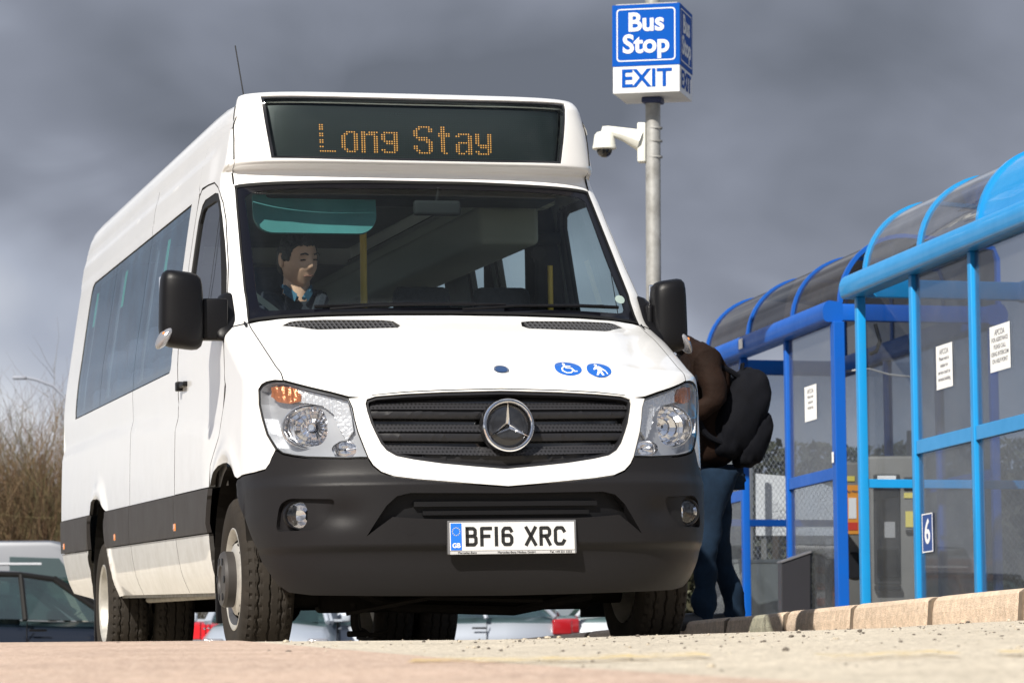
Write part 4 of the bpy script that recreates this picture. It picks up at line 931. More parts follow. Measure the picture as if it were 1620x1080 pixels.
def frange(a,b,s):
    o=[];k=a
    while k<b-1e-6: o.append(k);k+=s
    o.append(b);return o
ys=frange(-4,2,1.)[:-1]+frange(2,10,.5)[:-1]+frange(10,19,.2)[:-1]+frange(19,40,1)
# road: from far left up to the kerb line (x follows the kerb on the right)
def strip(name,x0f,x1f,ys,nx,zf,m,dz=0.,kind='structure'):
    q=MB(); vs=[];fs=[]
    for y in ys:
        for i in range(nx+1):
            x=x0f(y)+(x1f(y)-x0f(y))*i/nx; vs.append((x,y,zf(x,y)+dz))
    n=nx+1
    for j in range(len(ys)-1):
        for i in range(nx): fs.append((j*n+i,j*n+i+1,(j+1)*n+i+1,(j+1)*n+i))
    q.add(vs,fs); o=q.build(name,m,smooth=True,auto=80); o['kind']=kind; return o
strip('road',lambda y:-14,lambda y:kerb_x(y),ys,70,G,M_road)
strip('red_surfacing',lambda y:-9,lambda y:-.04-.19*(y-6.3)+.012*pnoise(Vector((0,y*3,0))),frange(1.5,13.6,.2),36,G,M_red,.004)
q=MB(); q.add([(-400,40,-.86),(400,40,-.86),(400,900,-.86),(-400,900,-.86)],[(0,1,2,3)]); q.add([(-14,40,-.86),(-14,19,-.30),(-60,19,-.86),(-60,40,-.86)],[(0,1,2,3)])
q.add([(-14,-4,.0),(-14,19,-.31),(-60,19,-.87),(-60,-4,-.3)],[(0,1,2,3)])
o=q.build('car_park',M_asph); o['kind']='structure'
q=MB(); q.add([(-900,-200,-1.2),(900,-200,-1.2),(900,2500,-1.2),(-900,2500,-1.2)],[(0,1,2,3)]); o=q.build('ground',mat('rough_grassland',(.09,.085,.045),rough=1,var=.4,scale=.2)); o['kind']='structure'
def pave_z(x,y): return kerb_top(min(y,34))-.004-.085*smooth01((x-kerb_x(y)-.125)/.08)
strip('pavement',lambda y:kerb_x(y)+.125,lambda y:kerb_x(y)+14,frange(-3,34,.5),160,pave_z,M_pave)
# yellow road marking, worn
m,nt,N,L=nmat('worn_yellow_paint'); o_=N('ShaderNodeOutputMaterial'); b=N('ShaderNodeBsdfPrincipled'); t=N('ShaderNodeBsdfTransparent'); mx=N('ShaderNodeMixShader')
b.inputs['Base Color'].default_value=(.62,.45,.13,1); b.inputs['Roughness'].default_value=.8
tc=N('ShaderNodeTexCoord'); n=N('ShaderNodeTexNoise'); n.inputs['Scale'].default_value=18; n.inputs['Detail'].default_value=8; L(tc.outputs['Object'],n.inputs[0])
r=N('ShaderNodeMapRange'); r.inputs[1].default_value=.46; r.inputs[2].default_value=.62; r.inputs[3].default_value=.0; r.inputs[4].default_value=.75; L(n.outputs[0],r.inputs[0]); L(r.outputs[0],mx.inputs[0]); L(t.outputs[0],mx.inputs[1]); L(b.outputs[0],mx.inputs[2]); L(mx.outputs[0],o_.inputs[0])
M_yline=m
for x0,x1,y0,y1 in ((.555,.78,5.55,5.95),(-.2,.38,6.1,6.6),(.85,1.0,5.35,5.7)):
    o=strip('yellow_marking',lambda y:x0,lambda y:x1,frange(y0,y1,.1),6,G,M_yline,.008)
# kerb stones
kerb=thing('kerb',None,None,loc=(0,0,0)); kerb['kind']='structure'
M_kerb=ground_mat('kerb_concrete',(.66,.52,.40),(.48,.37,.27),(.74,.62,.50),fine=220,stain=.25)
ky=3.2; L_k=1.075
random.seed(3)
while ky<33:
    y0=ky+.018; y1=ky+L_k-.018; q=MB(); vs=[]; dz=random.uniform(-.003,.003); dx=random.uniform(-.004,.004)
    nS=6; fr_s=[0,.045/1.04,.33,.67,1-.045/1.04,1]
    prof=[(0,-.02,0),(.004,.6,0),(.012,.88,0),(.024,.97,0),(.045,1.0,0),(.125,1.0,0),(.128,-.02,0)]
    for i in range(nS):
        y=y0+(y1-y0)*fr_s[i]
        e=.0
        if i in (0,nS-1): e=.008
        for px_,h,_ in prof:
            kb=kerb_base(y)-.03; kt=kerb_top(y)+dz; wob=.0025*pnoise(Vector((px_*30,y*9,h*7)))
            vs.append((kerb_x(y)+px_+dx+wob+(e if px_<.06 else 0),y,kb+(kt-kb)*h+wob-(e*.4 if h>.8 else 0)))
    n=len(prof); fs=[(i*n+j,i*n+j+1,(i+1)*n+j+1,(i+1)*n+j) for i in range(nS-1) for j in range(n-1)]+[tuple(range(n)),tuple(range(nS*n-1,(nS-1)*n-1,-1))]
    q.add(vs,fs); q.build('kerb_stone',M_kerb,kerb); ky+=L_k
for jy in [3.2+L_k*k for k in range(1,28)]:
    q=MB(); vs=[(kerb_x(y)+a,y,z) for y in (jy-.021,jy+.021) for a,z in ((-.001,kerb_base(y)-.03),(.010,kerb_top(y)-.018),(.03,kerb_top(y)-.004),(.12,kerb_top(y)-.004),(.12,kerb_base(y)-.03))]
    q.add(vs,[(0,1,6,5),(1,2,7,6),(2,3,8,7),(0,1,2,3,4),(9,8,7,6,5)]); q.build('mortar_joint',bpy.data.materials.get('mortar_dark') or mat('mortar_dark',(.14,.105,.075),rough=1,var=.3,scale=30),kerb)
q=MB()   # mortar behind the joints
for y0 in frange(3.2,33,1.0)[:-1]:
    q.add([(kerb_x(y)+a,y,z) for y in (y0,y0+1.0) for a,z in ((.058,kerb_base(y)-.03),(.060,kerb_top(y)-.03),(.12,kerb_top(y)-.03))],[(0,1,4,3),(1,2,5,4)])
q.build('mortar',bpy.data.materials['mortar_dark'],kerb)
# loose grit and small stones on the road
def rock(q,c,r):
    bm=bmesh.new(); bmesh.ops.create_icosphere(bm,subdivisions=1,radius=r)
    s=Vector((random.uniform(.8,1.4),random.uniform(.8,1.3),random.uniform(.45,.8)))
    for v in bm.verts: v.co=Vector((v.co.x*s.x,v.co.y*s.y,v.co.z*s.z))*random.uniform(.8,1.2)+Vector(c)
    q.bm(bm)
q=MB(); q2=MB(); random.seed(11)
for i in range(620):
    y=random.choice((random.uniform(9.8,12.2),random.uniform(8,12),random.uniform(5,12))); x=random.uniform(-.17,.17)*y
    if i%2: x=random.uniform(-.02,.17)*y
    r=random.choice((.0015,.002,.003,.004)) if i%23 else random.uniform(.005,.009)
    rock(q if i%3 else q2,(x,y,G(x,y)+r*.4),r)
for x,y,r in ((.335,5.4,.006),(.34,5.42,.004),(-1.32,8.3,.006),(-1.0,8.2,.006),(-.47,8.1,.006),(.80,9.2,.009),(.84,9.25,.007),(1.05,9.6,.007),(.55,10.2,.007),(.66,8.4,.006),(.92,7.6,.005),(.12,10.9,.012),(.16,10.95,.009),(.09,10.85,.006)): rock(q2 if x<.5 else q,(x,y,G(x,y)+r*.4),r)
o=q.build('loose_grit',mat('dark_grit',(.10,.085,.07),rough=.9)); o['kind']='stuff'
o=q2.build('loose_grit',mat('pale_grit',(.42,.37,.29),rough=.9)); o['kind']='stuff'

def at(px,py,d):
    """a point seen at photo pixel (px,py) at depth d metres"""
    return Vector(((px-810)/F_PX*d,d,CAM_Z+(960-py)/F_PX*d))
# ------------------------------------------------------------------ shelters
AK=math.atan(.2095)
M_lb=mat('light_blue_paint',(.004,.24,.56),rough=.30,coat=.4,rvar=.2,scale=3,var=.08)
M_db=mat('royal_blue_paint',(.0,.078,.38),rough=.4,coat=.15,spec=.3,rvar=.2,scale=3,var=.1)
M_pane=glass('shelter_pane',(.68,.71,.75),refl=.01,fres=.40,dirt_haze=.055,body=(.42,.42,.40))
M_smoke=glass('smoked_roof_panel',(.13,.12,.12),refl=.03,fres=.5,dirt_haze=.08,body=(.20,.17,.15))
M_smoke2=glass('clear_roof_panel',(.40,.42,.46),refl=.04,dirt_haze=.12,body=(.36,.36,.37))
M_paper=mat('notice_paper',(.80,.80,.78),rough=.7)
M_ptxt=mat('notice_print',(.10,.10,.12),rough=.7)
def shelter(label,origin,bays,m,mroof,solid=None,w=1.25,near_end=None,open_bays=(),far_wall=True,near_wall=False,half=.58,rise=.52,solids=()):
    """local axes: x across (away from the road), y along the kerb (to the far end), z up. far post row at y=0, bays towards the camera are negative"""
    M=Matrix.Translation(origin)@Matrix.Rotation(AK,4,'Z')@Matrix.Rotation(-.031,4,'X')
    t=thing('bus_shelter',label,'bus shelter',M=M)
    H=2.34
    ys_=bays
    def post(x,y,name='post',wd=.062,h=H):
        q=MB(); q.box(x-wd/2,x+wd/2,y-wd/2,y+wd/2,-.05,h,r=.006); return q.build(name,m,t,smooth=True)
    for y in ys_:
        post(0,y); post(w,y)
    q=MB(); q.box(-.02,.03,ys_[0]+.0,ys_[-1]+.3,H-.03,H+.03)
    y0=ys_[0]-.05; y1=ys_[-1]+.12
    # eaves beam: rounded box section
    prof=rounded([(-.10,H+.0),(.05,H+.0),(.05,H+.15),(-.075,H+.165),(-.115,H+.10)],.030,4)
    for xx,sgn in ((0,1),(w,-1)):
        q=MB(); q.prism([(xx+sgn*a,b) for a,b in prof],y0,y1); q.build('eaves_beam',m,t,smooth=True)
    for y in (y0+.03,y1-.03):
        q=MB(); q.box(.04,w-.04,y-.03,y+.03,H+.01,H+.14,r=.01); q.build('end_beam',m,t,smooth=True)
    # barrel roof
    cx=w/2
    bx0=cx-half
    shape=[(bx0+.52*(1-math.cos(PI/2*k/12)),H+.15+rise*math.sin(PI/2*k/12)) for k in range(13)]+[(bx0+.85,H+.15+rise-.02),(w+.02,H+.15+rise-.08),(w+.05,H+.15+rise-.16),(w+.05,H+.12)]
    def arc(k): return shape[k]
    def arcn(k):
        a=Vector(shape[max(k-1,0)]);b=Vector(shape[min(k+1,16)]);d=(b-a).normalized(); return Vector((-d.y,d.x))
    for i in range(len(ys_)-1):
        ya,yb=ys_[i],ys_[i+1]
        q=MB(); q.add([(a,y,b) for y in (ya+.02,yb-.02) for a,b in [arc(k) for k in range(17)]],[(k,k+1,18+k,17+k) for k in range(16)])
        q.build('roof_panel',m if i in solids else mroof,t,smooth=True)
    for y in ys_:
        q=MB(); vs=[];fs=[]
        for k in range(17):
            c_=Vector(arc(k)); n_=arcn(k)
            for rr,dy in ((-.012,-.024),(.018,-.024),(.018,.024),(-.012,.024)): vs.append((c_.x+n_.x*rr,y+dy,c_.y+n_.y*rr))
        for k in range(16):
            for j in range(4): fs.append((k*4+j,k*4+(j+1)%4,(k+1)*4+(j+1)%4,(k+1)*4+j))
        q.add(vs,fs); q.build('roof_rib',m,t,smooth=True,auto=30)
    # front, back, ends
    for xx,skip in ((0,open_bays),(w,())):
        for i in range(len(ys_)-1):
            if i in skip: continue
            ya,yb=ys_[i]+.03,ys_[i+1]-.03
            for z0,z1 in ((.10,1.16),(1.25,H)):
                q=MB(); q.box(xx-.004,xx+.004,ya,yb,z0,z1); q.build('pane',M_pane,t)
            q=MB(); q.box(xx-.022,xx+.022,ya,yb,1.16,1.25,r=.004); q.build('rail',m,t)
            q=MB(); q.box(xx-.018,xx+.018,ya,yb,.05,.10); q.build('rail',m,t)
    ends=[]
    if far_wall: ends.append(ys_[-1])
    if near_wall: ends.append(ys_[0])
    for y in ends:
        for z0,z1 in ((.10,1.02),(1.08,H)):
            q=MB(); q.box(.03,w-.03,y-.004,y+.004,z0,z1); q.build('pane',M_pane,t)
        q=MB(); q.box(.03,w-.03,y-.022,y+.022,1.02,1.08,r=.004); q.build('rail',m,t)
    return t
def loc_z(y): return kerb_top(y)
O1=Vector((2.424,21.98,loc_z(21.98)))
sh1=shelter('light blue bus shelter with solid blue roof bay at the right',O1,[-5.64,-4.50,-3.38,-2.27,-1.145,0],M_lb,M_smoke2,open_bays=(4,),solids=(0,1,2),far_wall=True)
O2=Vector((2.46,23.9,loc_z(23.9)+.06))
sh2=shelter('darker royal blue bus shelter with smoked roof panels behind the minibus',O2,[.05,1.28,2.56,3.85],M_db,M_smoke,open_bays=(1,),far_wall=True,near_wall=False)
# wide corner post of the dark shelter
q=MB(); q.box(-.040,.045,-.045,.045,-.15,2.34,r=.006); q.build('corner_post',M_db,sh2)
q=MB(); q.tube([(.3,0,2.33),(.33,-.02,2.2),(.30,-.02,2.12),(.25,0,2.10)],.015,8); q.build('cable_loop',M_blk,sh2,smooth=True)
q=MB(); q.tube([(.1,.1,1.98),(.25,.0,1.99),(.4,.0,1.95),(.62,.0,1.93)],.007,6); q.build('cable',mat('pale_cable',(.3,.3,.3)),sh2,smooth=True)
# fallen leaves lodged under the smoked roof edge
random.seed(5); q=MB()
for y in (.55,.83,1.75,2.0,2.3,3.2):
    for j in range(8):
        c=Vector((.055+random.uniform(0,.03),y+random.uniform(-.03,.03),2.50+random.uniform(0,.05))); q.add([c,c+Vector((.01,.02,.01)),c+Vector((.0,.03,.03)),c+Vector((-.01,.0,.025))],[(0,1,2,3)])
o=q.build('dead_leaves',mat('dead_leaf_brown',(.30,.17,.07),rough=.8),sh2); o['kind']='stuff'
# square white sticker on the gutter
q=MB(); q.box(-.125,-.118,2.16,2.26,2.38,2.46); q.build('gutter_sticker',M_paper,sh2)
q=MB(); q.box(-.051,-.053,-.02,.02,1.28,1.36); q.build('post_sticker',M_paper,sh2)
def notice(name,label,sh,x,y,z,w,h,lines,dy=-.006):
    """A paper on a glass pane of the shelter front; readable from the road"""
    M=sh.matrix_world@Matrix.Translation((x-.010,y,z))@Matrix.Rotation(rad(-90),4,'Z')
    t=thing(name,label,'notice',M=M)
    q=MB(); q.box(-w/2,w/2,-.001,.001,-h/2,h/2); q.build('paper',M_paper,t)
    zz=h/2-h*.16
    for tx,sz in lines:
        text_polys(tx,sz,'print',M_ptxt,t,Matrix.Translation((0,-.0015,zz)),thick=.0006,extr=.0002); zz-=h*.155
    return t
# the front face normal is -x local: rotate so that lettering faces the road and the camera
notice('paper_notice','white paper notice on the left pane of the light blue shelter',sh1,0,-1.145-.58,1.68,.30,.28,[('APCOA',.05),('Please wait in',.034),('shelter for',.034),('service coach to',.034),('terminal building',.034)])
notice('paper_notice','white paper notice on the right pane of the light blue shelter, higher up',sh1,0,-2.27-.46,1.69,.34,.28,[('APCOA',.05),('FOR ASSISTANCE',.036),('PLEASE CALL',.036),('USING INTERCOM',.036),('ON HELP POINT',.036)])
notice('paper_notice','white paper notice on the glass of the dark blue shelter',sh2,0,.05+.62,1.79,.30,.27,[('APCOA',.05),('Please wait',.034),('inside for',.034),('shuttle bus',.034)])
# blue accessible panel sign on the lower pane
M=sh1.matrix_world@Matrix.Translation((-.012,-1.145-.20,.64))@Matrix.Rotation(rad(-90),4,'Z')
t=thing('blue_sign','small dark blue sign with white figure low on light blue shelter glass','sign',M=M)
q=MB(); q.box(-.10,.10,-.002,.002,-.125,.125); q.build('sign_face',mat('sign_navy',(.01,.05,.22),rough=.4),t)
q=MB(); q.box(-.10,.10,-.003,.0,-.125,-.118); q.box(-.10,.10,-.003,.0,.118,.125); q.box(-.10,-.093,-.003,.0,-.118,.118); q.box(.093,.10,-.003,.0,-.118,.118); q.build('sign_border',M_swhite,t)
text_polys('6',.22,'figure',M_swhite,t,Matrix.Translation((0,-.003,0)),thick=.004)
# ticket machine behind the end of the light blue shelter
def boxthing(name,label,cat,M): return thing(name,label,cat,M=M)
TMo=at(1415,955,24.3); TMo.z=kerb_top(24.3)
M_tm=mat('machine_grey',(.17,.165,.15),rough=.5,var=.1,scale=3); M_tmd=mat('machine_dark',(.02,.02,.022),rough=.35)
t=thing('ticket_machine','grey ticket machine with card slot panel seen through shelter glass','ticket machine',M=Matrix.Translation(TMo)@Matrix.Rotation(rad(-4),4,'Z'))
q=MB(); q.box(-.24,.24,0,.4,0,1.42,r=.02); q.build('cabinet',M_tm,t,smooth=True)
q=MB(); q.box(-.16,.04,-.012,.0,.45,1.28,r=.01); q.build('front_panel',M_tmd,t)
q=MB(); q.box(-.14,.02,-.05,-.01,.50,.72,r=.01); q.box(-.16,.04,-.06,-.01,.40,.44,r=.005); q.build('tray',M_blk,t)
q=MB(); q.box(-.08,.0,-.02,-.012,.80,.92); q.build('keypad',mat('keypad_grey',(.3,.3,.3)),t)
q=MB(); q.box(-.13,.01,-.02,-.012,1.20,1.27); q.build('display_strip',M_paper,t)
q=MB(); q.box(.07,.20,-.014,0,1.16,1.26,r=.005); q.box(.08,.20,-.03,0,.84,.86); q.box(.10,.19,-.014,0,1.20,1.23); q.build('card_slot',M_tmd,t)
q=MB(); q.box(.07,.19,-.010,0,1.10,1.14); q.box(.08,.19,-.010,0,.88,1.0); q.build('yellow_label',mat('label_yellow',(.65,.55,.12)),t)
TMo=at(1352,955,24.9); TMo.z=kerb_top(24.9)
t=thing('help_point','tall grey help point cabinet with orange poster beside the ticket machine','help point',M=Matrix.Translation(TMo))
q=MB(); q.box(-.12,.17,0,.35,0,1.42,r=.02); q.build('cabinet',M_tm,t,smooth=True)
q=MB(); q.box(-.07,.03,-.008,0,.86,1.24); po=q.build('poster',mat('poster_orange',(.75,.30,.04),rough=.5),t)
q=MB(); q.box(-.05,.01,-.012,-.006,.98,1.14); q.build('poster_panel',M_paper,po)
q=MB(); q.box(-.06,.02,-.012,-.006,.89,.95); q.build('poster_panel',mat('poster_red',(.6,.05,.03)),po)
text_polys('Pay Here',.026,'poster_lettering',M_ptxt,po,Matrix.Translation((-.02,-.012,1.19)),thick=.0008)
q=MB(); q.cyl((-.01,-.02,.62),(-.01,.01,.62),.10,n=24); q.build('handset_hood',M_tmd,t)
q=MB(); q.box(-.07,.0,-.008,0,1.27,1.31); q.build('yellow_label',bpy.data.materials['label_yellow'],t)
# litter bin with sloped top
b0=at(1258,968,24.6); b0.z=kerb_top(24.6)
t=thing('litter_bin','dark grey slope topped bin standing in the dark blue shelter','bin',M=Matrix.Translation(b0)@Matrix.Rotation(rad(4),4,'Z'))
q=MB(); q.prism([(-.11,0),(.11,0),(.115,.70),(-.11,.62)],0,.2); q.build('bin_body',mat('bin_grey',(.02,.02,.024),rough=.35),t,bevel=.006)
q=MB(); q.prism([(-.115,.622),(.12,.702),(.12,.715),(-.115,.635)],-.01,.21); q.build('bin_lid',mat('bin_lid_grey',(.12,.12,.13),rough=.4),t)
# concrete cabinet, white board
b0=at(1214,968,28.5); b0.z=kerb_top(28.5)
t=thing('utility_cabinet','pale beige utility cabinet behind the dark blue shelter','cabinet',M=Matrix.Translation(b0))
q=MB(); q.box(-.30,.34,0,.5,0,.80,r=.01); q.build('cabinet_body',mat('cabinet_beige',(.62,.59,.47),rough=.6,var=.1,scale=4),t)
q=MB(); q.box(-.31,.35,-.01,.51,.80,.83); q.build('cabinet_top',mat('cabinet_cap',(.45,.43,.36)),t)
b0=at(1226,720,30); b0.z=kerb_top(30)
t=thing('notice_board','large white board on two posts behind the dark blue shelter','board',M=Matrix.Translation(b0))
q=MB(); q.prism([(-.18,1.12),(.60,1.12),(.60,1.55),(.30,1.66),(-.18,1.70)],0,.03); q.build('board_panel',M_paper,t)
for x in (-.1,.5):
    q=MB(); q.box(x-.03,x+.03,.03,.08,-.3,1.5); q.build('board_post',M_tm,t)
# brick wall and dark backing seen through the shelters
def brickwall(x0,x1,y,z0,z1,label):
    t=thing('brick_wall',label,'wall',loc=(x0,y,z0))
    bl_=.215;bh=.065;mt=.010
    q=MB(); q.box(0,x1-x0,.02,.2,0,z1-z0); q.build('mortar',mat('brick_mortar',(.3,.28,.25),rough=.95),t)
    me=None; mb=mat('red_brick',(.30,.10,.06),rough=.9,var=.3,scale=25); cnt=0
    row=0;z=0
    while z<z1-z0-.03:
        x=-(bl_/2 if row%2 else 0)
        while x<x1-x0-.05:
            if x>=0 and cnt<300:
                if me is None:
                    k=MB(); k.box(0,bl_,0,.1,0,bh); o=k.build('brick',mb,t,bevel=.003); me=o.data; o.location=(x,0,z)
                else: o=link('brick',me,None,t); o.location=(x,random.uniform(-.002,.002),z)
                cnt+=1
            x+=bl_+mt
        z+=bh+mt; row+=1
brickwall(2.9,4.5,30.5,-.5,.72,'low red brick wall behind the shelters')
# chain link fence
M_wire=mat('galvanised_wire',(.45,.46,.47),rough=.4,metal=.7)
fz0=kerb_top(29)
t=thing('mesh_fence','galvanised chain link fence behind the bus shelters','fence',loc=(0,0,0))
FA=Vector((2.2,29.6,0)); FB=Vector((6.0,24.3,0)); fd=(FB-FA); fl=fd.length; fd.normalize()
for k in range(4):
    p=FA+fd*fl*k/3; q=MB(); q.cyl((p.x,p.y,fz0-.4),(p.x,p.y,fz0+1.95),.03,n=10); q.build('fence_post',M_wire,t,smooth=True)
q=MB(); s_=.065; H_=1.85; nn=int(fl/s_)
for k in range(-int(H_/s_),nn):
    for d_ in (1,-1):
        a=k*s_; b=a+H_; za,zb=(0,H_) if d_>0 else (H_,0)
        lo=max(a,0);hi=min(b,fl)
        if hi<=lo: continue
        z1_=za+(zb-za)*(lo-a)/H_; z2_=za+(zb-za)*(hi-a)/H_
        p1=FA+fd*lo; p2=FA+fd*hi; q.cyl((p1.x,p1.y,fz0+z1_),(p2.x,p2.y,fz0+z2_),.0022,n=3,caps=False)
o=q.build('wire_mesh',M_wire,t); o['kind']='stuff'

# ------------------------------------------------------------------ bus stop sign post
sx=at(1035,970,24.0); sx.z=kerb_top(24.0)
t=thing('bus_stop_sign','tall galvanised pole carrying a blue and white Bus Stop EXIT box','bus stop sign',loc=sx,rz=rad(-13.7))
M_galv=mat('galvanised_pole',(.34,.34,.33),rough=.5,metal=.35,var=.3,scale=9,col2=(.22,.215,.20))
q=MB(); q.cyl((0,0,-.1),(0,0,4.83-sx.z),.057,n=28); q.build('pole',M_galv,t,smooth=True)
zb=4.072-sx.z; zt=4.742-sx.z; a=.255
M_sb=mat('sign_blue',(.0,.066,.34),rough=.6,spec=.08); M_sw=mat('sign_white_face',(.60,.61,.62),rough=.35)
q=MB(); q.box(-a,a,-a,a,zb,zt); q.build('sign_box',M_sw,t,bevel=.004)
q=MB(); q.box(-a+.02,a-.02,-a+.02,a-.02,zt,zt+.012); q.build('box_lid',M_galv,t)
q=MB(); q.box(-.075,.075,-.075,.075,zb-.045,zb,r=.012); q.build('collar',mat('collar_navy',(.01,.02,.08),rough=.5),t)
zw=zb+.205
for k in range(4):
    R=Matrix.Rotation(k*PI/2,4,'Z')
    q=MB(); q.box(-a-.001,a+.001,-a-.004,-a-.0005,zw,zt+.001,R); f_=q.build('blue_face',M_sb,t)
    q=MB(); x=.225;w_=.009;z0=zw+.035;z1=zt-.03
    ol=rounded([(-x,z0),(x,z0),(x,z1),(-x,z1)],.03,5); il=rounded([(-x+w_,z0+w_),(x-w_,z0+w_),(x-w_,z1-w_),(-x+w_,z1-w_)],.024,5)
    n=len(ol); q.add([(p[0],-a-.0055,p[1]) for p in ol]+[(p[0],-a-.0055,p[1]) for p in il],[(i,(i+1)%n,n+(i+1)%n,n+i) for i in range(n)],R); q.build('border_line',M_sw,f_)
    text_polys('Bus',.195,'lettering',M_sw,f_,R@Matrix.Translation((.0,-a-.006,zw+.325)),thick=.0055)
    text_polys('Stop',.195,'lettering',M_sw,f_,R@Matrix.Translation((.0,-a-.006,zw+.160)),thick=.0055)
    text_polys('EXIT',.190,'lettering',mat('letter_blue',(.0,.066,.34),rough=.6,spec=.08) if k==0 else bpy.data.materials['letter_blue'],t,R@Matrix.Translation((.0,-a-.003,zb+.105)),thick=.004)
# dome camera
cz=4.095-sx.z
t2=thing('dome_camera','white dome security camera on a bracket below the Bus Stop box','camera',loc=(sx.x+.01,sx.y,sx.z+cz-.375),rz=rad(-8))
M_cw=mat('camera_white',(.66,.66,.60),rough=.45,var=.08,scale=6)
q=MB(); q.box(-.125,-.062,-.05,.05,-.14,.16,r=.01); q.build('wall_plate',M_cw,t2,smooth=True)
q=MB(); q.tube([(-.10,0,.03),(-.22,0,.075),(-.36,0,.115),(-.395,0,.12)],.03,10,radii=[.085,.055,.033,.024]); q.build('arm',M_cw,t2,smooth=True)
D0=Matrix.Translation((-.38,0,.015))@Matrix.Rotation(rad(90),4,'Y')@Matrix.Scale(.88,4)
q=MB(); q.lathe([(.001,-.115),(.025,-.115),(.03,-.098),(.065,-.092),(.085,-.07),(.098,.02),(.104,.035),(.104,.05),(.085,.058),(.001,.058)],n=32,M=D0); q.build('camera_housing',M_cw,t2,smooth=True)
q=MB(); q.lathe([(.070,.05),(.068,.075),(.052,.105),(.026,.122),(.001,.126)],n=24,M=D0); q.build('dome',M_gloss,t2,smooth=True)
for z in (-.10,.02,.12):
    q=MB(); q.lathe([(.059,-.006),(.063,-.006),(.063,.006),(.059,.006)],n=24,M=Matrix.Translation((0,0,z))@Matrix.Rotation(rad(90),4,'Y'),closed=True); q.build('pole_clamp',M_galv,t2,smooth=True)
q=MB(); q.tube([(-.12,0,-.01),(-.14,0,-.03),(-.13,0,-.05),(-.11,0,-.04)],.006,6); q.build('cable',M_cw,t2,smooth=True)
# ------------------------------------------------------------------ people
M_skin=mat('skin',(.58,.33,.24),rough=.5,var=.12,scale=18); M_hair=mat('dark_hair',(.012,.009,.008),rough=.6,bump=.6,bscale=120)
M_navy=mat('navy_fabric',(.007,.009,.018),rough=.9,bump=.25,bscale=160,var=.3,scale=14)
def skin_mesh(name,V,E,m,parent,sub=2,root=0,disp=0.):
    me=bpy.data.meshes.new(name); me.from_pydata([v[:3] for v in V],E,[]); o=bpy.data.objects.new(name,me); COL.objects.link(o); o.parent=parent
    sk=o.modifiers.new('skin','SKIN'); sk.use_smooth_shade=True
    for i,v in enumerate(V):
        d=me.skin_vertices[0].data[i]; r=v[3]; d.radius=(r,v[4] if len(v)>4 else r); d.use_root=(i==root)
    s=o.modifiers.new('sub','SUBSURF'); s.levels=sub; s.render_levels=sub
    dg=bpy.context.evaluated_depsgraph_get(); nm=bpy.data.meshes.new_from_object(o.evaluated_get(dg)); o.modifiers.clear(); o.data=nm; nm.materials.clear(); nm.materials.append(m)
    for p in nm.polygons: p.use_smooth=True
    if disp:
        for v in nm.vertices:
            n=pnoise(v.co*9)*disp+pnoise(v.co*21)*disp*.5; v.co+=v.normal*n
    return o
def head_mesh():
    bm=bmesh.new(); bmesh.ops.create_uvsphere(bm,u_segments=48,v_segments=36,radius=1)
    g=lambda x,s: math.exp(-(x/s)**2)
    for v in bm.verts:
        x,y,z=v.co; fr=smooth01((-y)/.6)
        X=x*.078;Y=y*.096;Z=z*.122
        if z<0: X*=1-.30*(-z)**1.6; Y*=1-.16*(-z)**1.5
        if z<-.2 and y<0: Y-=.010*(-z)
        d=0
        d+=.022*g(x,.19)*g(z+.17,.13)*fr+.011*g(x,.15)*g(z-.05,.17)*fr      # nose
        d+=.006*g(x,.26)*g(z+.50,.05)*fr+.005*g(x,.24)*g(z+.60,.05)*fr-.004*g(x,.30)*g(z+.55,.022)*fr   # lips
        d+=.009*g(x,.26)*g(z+.84,.14)*fr                                    # chin
        for s in (-1,1):
            d-=.013*g(x-s*.40,.17)*g(z-.06,.10)*fr; d+=.006*g(x-s*.40,.24)*g(z-.22,.06)*fr; d+=.007*g(x-s*.55,.2)*g(z+.22,.2)*fr; d+=.005*g(x-s*.38,.10)*g(z-.04,.05)*fr
        v.co=Vector((X,Y-d,Z))
    q=MB(); q.bm(bm)
    for s in (-1,1):
        bm=bmesh.new(); bmesh.ops.create_uvsphere(bm,u_segments=14,v_segments=10,radius=1)
        for v in bm.verts: v.co=Vector((s*.079+v.co.x*.010,.012+v.co.y*.019+v.co.z*.004,.000+v.co.z*.032))
        q.bm(bm)
    return q
